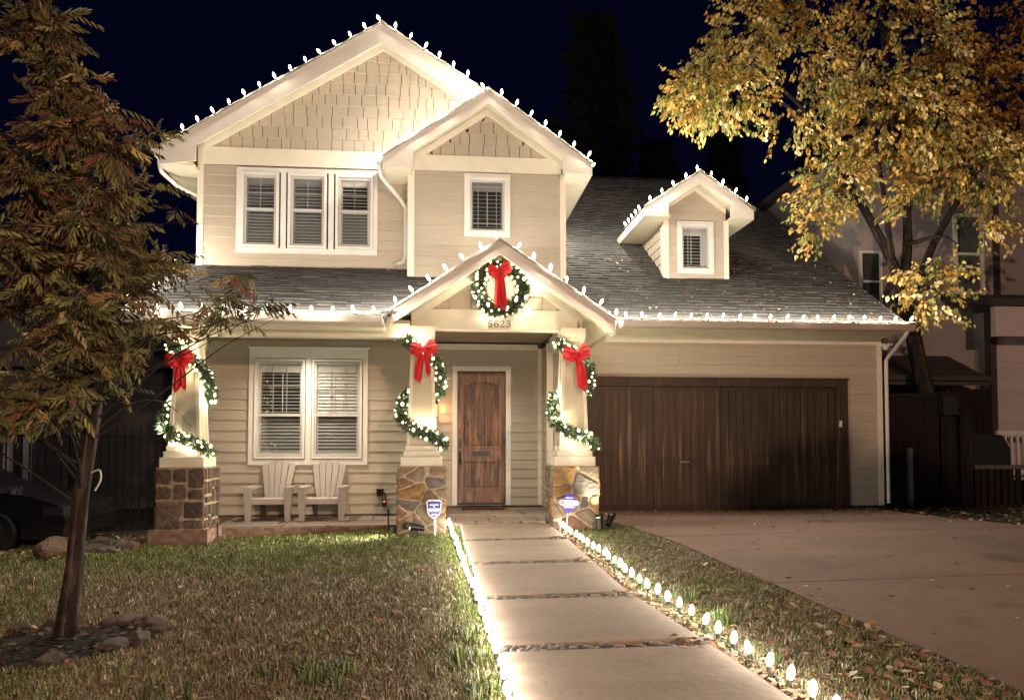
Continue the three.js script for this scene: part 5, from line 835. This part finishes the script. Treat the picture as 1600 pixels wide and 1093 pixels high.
// ---------------------------------------------------------------- the neighbour's side at the garage
{
  const nWall = std({ color: C(.36, .31, .31), map: TX.paint, roughness: .9 }), nTrim = std({ color: C(.05, .04, .04), roughness: .8 }), nW = M.white;
  const n = thing('neighbour_house', 'mauve neighbouring house with white windows behind the golden tree', 'house', [13.5, 0, 18]);
  part(n, 'wall', [box(9.4, 13.4, -.2, 8.2, 17, 24), box(12.58, 19, -.2, 4.5, 16.4, 24), box(13.4, 19, 4.9, 8.2, 17.3, 24), box(10.7, 13.4, 2, 6.55, 20, 20.05)], nWall);
  part(n, 'wall', box(10.8, 14, 4.2, 6.55, 24.1, 24.4), nWall);
  for (let y = .3; y < 4.4; y += .2) part(n, 'siding_board', lap(front(16.4), 12.62, 18, y, y + .2), std({ color: C(.60, .50, .51), map: TX.paint, roughness: .85 }));  // paler than the other walls: brighter light on this wing put into the paint
  const w = part(n, 'window', frameRect(12.1, 12.85, 4.95, 6.9, .08, 16.94, 17.0), nW); part(w, 'sash', [box(12.18, 12.77, 5.9, 5.96, 16.95, 16.99)], nW); part(w, 'pane', box(12.18, 12.77, 5.03, 5.9, 16.975, 16.98), M.glass); part(w, 'pane', box(12.18, 12.77, 5.96, 6.82, 16.975, 16.98), M.glass);
  part(w, 'curtain', Array.from({ length: 7 }, (_, i) => box(12.18 + i * .085, 12.255 + i * .085, 5.03, 6.82, 16.985 - .003 * (i % 2), 16.996)), std({ color: C(.10, .115, .11), roughness: .9 }));
  const w2 = part(n, 'window', frameRect(9.75, 10.3, 4.55, 5.95, .06, 16.95, 17.0), nW); part(w2, 'pane', box(9.81, 10.24, 4.61, 5.89, 16.97, 16.975), M.glass); part(w2, 'sash', box(9.81, 10.24, 5.2, 5.25, 16.955, 16.985), nW); part(w2, 'blind', box(9.81, 10.24, 4.61, 5.89, 16.99, 16.998), std({ color: C(.05, .05, .05) }));
  for (const b of [[13.1, 13.25, 2.5, 7.4, 16.95, 17.1], [13.42, 13.56, 4.9, 8, 17.2, 17.35], [12.46, 12.6, -.2, 4.5, 16.3, 16.5]]) part(n, 'corner_board', box(...b), nTrim);
  part(n, 'roof', [prismX([[15.3, 4.55], [17.3, 5.05], [17.3, 4.9], [15.3, 4.4]], 11.75, 19.5), box(9.1, 19, 8.2, 8.35, 16.5, 24.5)], nTrim);
  part(n, 'porch_beam', box(11.9, 19, 3.75, 4.4, 15.4, 15.55), std({ color: C(.58, .49, .49), map: TX.paint }));
  part(n, 'porch_floor', box(11.8, 19, .0, .72, 15.3, 16.4), std({ color: C(.42, .38, .4), roughness: .9 }));
  for (const [a, b] of [[.8, .88], [1.62, 1.72]]) part(n, 'rail', box(11.85, 19, a, b, 15.35, 15.43), nW);
  for (let x = 11.88; x < 14; x += .14) part(n, 'baluster', box(x, x + .045, .88, 1.62, 15.37, 15.41), nW);
  part(n, 'low_roof', [prismX([[15.6, 2.85], [17, 3.5], [17, 3.35], [15.6, 2.7]], 9.0, 11.9)], nTrim);
  part(n, 'gutter', [prismX([[15.5, 2.9], [15.52, 2.8], [15.6, 2.78], [15.6, 2.9]], 9.0, 11.95), tube([V(11.9, 2.85, 15.55), V(11.8, 2.6, 15.7), V(11.4, 2.45, 16.2)], .04)], nTrim);
  // gate of dark planks
  const fenceM = [[.075, .04, .03], [.06, .034, .028], [.09, .05, .036]].map((c) => std({ color: C(...c), map: TX.garage, roughness: .9 }));
  const g = thing('wooden_gate', 'tall dark plank gate between garage and neighbouring house', 'gate', [9.3, 0, 14.8]);
  part(g, 'rail', box(8.6, 10.15, 2.38, 2.46, 14.76, 14.88), fenceM[2]); part(g, 'rail', box(8.6, 10.15, .5, .6, 14.83, 14.88), fenceM[0]);
  for (let i = 0; i < 10; i++) part(g, 'plank', box(8.6 + i * .155, 8.6 + i * .155 + .148, .06, 2.42, 14.795 + .006 * (i % 2), 14.825), fenceM[i % 3]);
  part(g, 'post', box(9.42, 9.5, .0, 1.35, 14.7, 14.78), std({ color: C(.2, .18, .18), roughness: .7 }));
  const f = thing('side_fence', 'dark plank fence with a capped post beside the gate', 'fence', [10.4, 0, 14.7]);
  for (let i = 0; i < 5; i++) part(f, 'plank', box(10.16 + i * .13, 10.16 + i * .13 + .122, .03, 2.2 + (i < 2 ? .3 : 0), 14.75, 14.78), fenceM[(i + 1) % 3]);
  part(f, 'post', [box(10.42, 10.56, -.05, 2.0, 14.4, 14.54), box(10.39, 10.59, 2.0, 2.05, 14.37, 14.57)], std({ color: C(.12, .075, .065), map: TX.garage, roughness: .9 }));
  for (let i = 0; i < 7; i++) part(f, 'plank', box(10.86 + i * .14, 10.86 + i * .14 + .13, .5, 2.62, 15.6, 15.63), fenceM[i % 3]);
  const bx = thing('meter_box', 'square black utility box on the fence beside the capped post', 'utility box', [10.35, 1.9, 14.6]);
  part(bx, 'case', box(10.1, 10.42, 2.02, 2.4, 14.58, 14.74), M.dark); part(bx, 'lid', box(10.09, 10.43, 2.4, 2.42, 14.56, 14.745), M.dark);
  const ac = thing('grill', 'covered black grill standing behind the slatted bin screen', 'grill', [11.5, 0, 15.4]); part(ac, 'cover', prismZ([[10.98, .1], [11.95, .1], [11.92, 1.35], [11.75, 1.62], [11.05, 1.66], [10.97, 1.5]], 15.1, 15.55), M.dark);
  const cr = thing('bin_screen', 'low weathered slatted screen in front of the black grill', 'screen', [11.25, 0, 14.9]);
  part(cr, 'rail', box(10.9, 12.0, .92, 1.0, 14.8, 14.95), std({ color: C(.10, .09, .09), roughness: .9 }));
  for (let i = 0; i < 7; i++) part(cr, 'slat', box(10.93 + i * .15, 10.93 + i * .15 + .11, .05, .92, 14.84 + .01 * (i % 2), 14.87), std({ color: C(.12 + .02 * (i % 3), .10 + .015 * (i % 3), .11), map: TX.garage, roughness: .9 }));
  const be = thing('bench', 'low dark bench by the pale porch of the neighbouring house', 'bench', [12.4, 0, 15.0]); part(be, 'seat', box(12.02, 12.8, .62, .68, 14.85, 15.2), M.dark); part(be, 'leg', box(12.06, 12.15, .05, .62, 14.9, 15.15), M.dark); part(be, 'leg', box(12.65, 12.75, .05, .62, 14.9, 15.15), M.dark);
}
// ---------------------------------------------------------------- the other neighbour's dark side: iron fence, wall, parked car
{
  const fn = thing('iron_fence', 'black iron picket fence beyond the tree-side pillar', 'fence', [-6.2, 0, 13.6]);
  for (let i = 0; i < 34; i++) { const x = -8.4 + i * .127; part(fn, 'picket', box(x, x + .02, -.1, 1.75, 13.6, 13.62), M.metal); }
  part(fn, 'rail', box(-8.45, -4.1, 1.55, 1.59, 13.595, 13.625), M.metal); part(fn, 'rail', box(-8.45, -4.1, .1, .14, 13.595, 13.625), M.metal); for (const x of [-8.4, -6.2, -4.2]) part(fn, 'post', box(x, x + .06, -.1, 1.85, 13.57, 13.63), M.metal);
  const h = thing('brick_house', 'dim neighbouring house with white porch posts behind the iron fence', 'house', [-11, 0, 20]);
  part(h, 'wall', box(-17, -6.6, -.2, 3.2, 19, 26), std({ color: C(.10, .085, .085), map: TX.paint, roughness: 1 })); part(h, 'roof', prismZ([[-17.6, 3.2], [-6.1, 3.2], [-11.8, 6]], 18.4, 26.5), M.deck);
  for (const x of [-10.9, -9.75, -9.35]) part(h, 'post', box(x, x + .14, -.2, 2.4, 18.2, 18.34), std({ color: C(.45, .42, .42), roughness: .8 })); part(h, 'porch_beam', box(-12, -8.8, 2.4, 2.7, 18.15, 18.4), std({ color: C(.3, .28, .28), roughness: .8 }));
  const w = part(h, 'window', frameRect(-10.6, -10.0, .4, 2.0, .08, 18.93, 19), M.white); part(w, 'pane', box(-10.52, -10.08, .48, 1.92, 18.96, 18.97), M.glass);
  const car = thing('parked_car', 'dark saloon car parked in the shadows beyond the lawn', 'car', [-7.4, -.1, 12.2]);
  const paint = new THREE.MeshPhysicalMaterial({ color: C(.008, .008, .01), roughness: .35, clearcoat: 1, clearcoatRoughness: .08 }), y = -.14, X = -7.5;
  const side = (pts) => pts.map(([a, b]) => [X + a, y + b]);
  const body = side([[-2.2, .35], [-2.25, .75], [-2.1, .92], [-1.3, .98], [1.0, .95], [1.75, .86], [2.2, .72], [2.3, .5], [2.25, .28], [1.75, .24], [1.68, .48], [1.45, .62], [1.2, .62], [.98, .48], [.9, .24], [-.95, .24], [-1.03, .48], [-1.25, .62], [-1.5, .62], [-1.73, .48], [-1.8, .24]]), cab = side([[-1.55, .965], [-.95, 1.36], [-.4, 1.46], [.1, 1.42], [1.05, .945]]);
  part(car, 'body', prismZ(body, 11.3, 13.05), paint); part(car, 'cabin', prismZ(cab, 11.42, 12.93), paint);
  part(car, 'side_window', prismZ(side([[-1.3, 1.0], [-.88, 1.3], [-.3, 1.38], [-.28, .99]]), 11.41, 11.419), std({ color: C(.006, .006, .008), roughness: .08 })); part(car, 'side_window', prismZ(side([[-.22, .99], [-.24, 1.385], [.08, 1.35], [.82, .985]]), 11.41, 11.419), std({ color: C(.006, .006, .008), roughness: .08 }));
  for (const cx of [-1.38, 1.33]) for (const d of [11.32, 12.85]) { const wh = part(car, 'wheel', new THREE.CylinderGeometry(.32, .32, .2, 24).rotateX(Math.PI / 2).translate(X + cx, y + .32, -d), M.rubber); part(wh, 'rim', new THREE.CylinderGeometry(.2, .2, .015, 16).rotateX(Math.PI / 2).translate(X + cx, y + .32, -(d - .11)), std({ color: C(.04, .04, .045), metalness: .5, roughness: .4 })); }
  part(car, 'mirror', new THREE.SphereGeometry(.09, 10, 8).scale(1.1, .75, .8).translate(X + .85, y + 1.0, -11.22), paint); part(car, 'headlight', box(X + 2.0, X + 2.27, y + .58, y + .7, 11.28, 11.5), std({ color: C(.05, .05, .05), roughness: .15 })); part(car, 'handle', box(X - .15, X + .0, y + .84, y + .87, 11.28, 11.3), std({ color: C(.4, .4, .4), metalness: .9, roughness: .25 }));
}
// ---------------------------------------------------------------- tall dark trees far behind
{
  const r = rng(808), items = [], geo = leafGeo(.62, .34, .05), mat = std({ color: C(.014, .018, .014), roughness: 1, side: THREE.DoubleSide });
  const t = thing('backyard_tree', 'very tall dark pine standing behind the middle gable', 'tree', [8.3, 0, 40], 'dark trees behind the house'), o = origin.get(t);
  part(t, 'trunk', taper([V(8.3, -.3, 40), V(8.4, 9, 40), V(8.3, 18, 40), V(8.35, 25, 40)], [.4, .32, .2, .05], 8), M.barkDark);
  for (let i = 0; i < 3400; i++) { const h = 7 + 17.5 * r(), tier = Math.abs(Math.sin(h * 1.9)), rad = (1 - Math.pow((h - 7) / 18.5, 1.6)) * 3.1 * (.35 + .65 * tier) + .4, a = r() * 6.28, q = Math.sqrt(r()) * rad; items.push({ p: V(8.3 + Math.cos(a) * q * (1 + .3 * Math.sin(a * 3 + h)), h - q * .15 + (r() - .5) * .8, 40 + Math.sin(a) * q), q: qdir(new THREE.Vector3(Math.cos(a), -.3 + r() * .4, Math.sin(a)), r() * 6), s: new THREE.Vector3(1, 1, 1).multiplyScalar(.6 + .8 * r()), c: [1, 1, 1] }); }
  instanced(t, 'crown', geo, mat, items, 'stuff');
  [[12.6, 43, .78, 'dark pine behind the ridge between gable and dormer'], [17.6, 46, .95, 'dark pine behind the dormer and golden tree'], [5.3, 47, .8, 'faint dark pine close behind the middle gable peak'], [22.5, 44, .85, 'dark pine hidden behind the golden crown']].forEach(([x, D, s, label], i) => { const c = t.clone(); c.name = numbered('backyard_tree'); c.position.set(x, -.2, -D); c.scale.setScalar(s); c.rotation.y = i * 1.7; c.userData = { ...t.userData, label }; scene.add(c); });
}
// ---------------------------------------------------------------- street lamp behind the viewer
{
  const x = 4.0, D = -9, H = 5.3, y = ground(x, D), l = thing('street_lamp', 'tall street lamp at the kerb across from the house', 'street lamp', [x, y, D]);
  part(l, 'pole', taper([V(x + 1.6, y, D - .2), V(x + 1.6, 3, D - .2), V(x + 1.6, 5.2, D - .2), V(x + 1.2, 5.5, D - .15), V(x + .2, 5.58, D)], [.1, .08, .065, .05, .04], 10), M.metal);
  part(l, 'head', box(x - .3, x + .3, H + .12, H + .3, D - .16, D + .16), M.metal);
  part(l, 'bulb', new THREE.SphereGeometry(.12, 16, 12).scale(1.4, .8, 1).translate(x, H, -D), std({ color: C(.8, .6, .4), emissive: C(1, .66, .42), emissiveIntensity: 20 }));
  const p = lamp(l, V(x, H, D), C(1, .62, .40), LIGHT.street, 16); p.name = 'street_light';
}
scene.traverse((o) => { if (o.isMesh) { o.castShadow = true; o.receiveShadow = true; } if (o.isLight) o.castShadow = true; });
renderer.render(scene, camera);
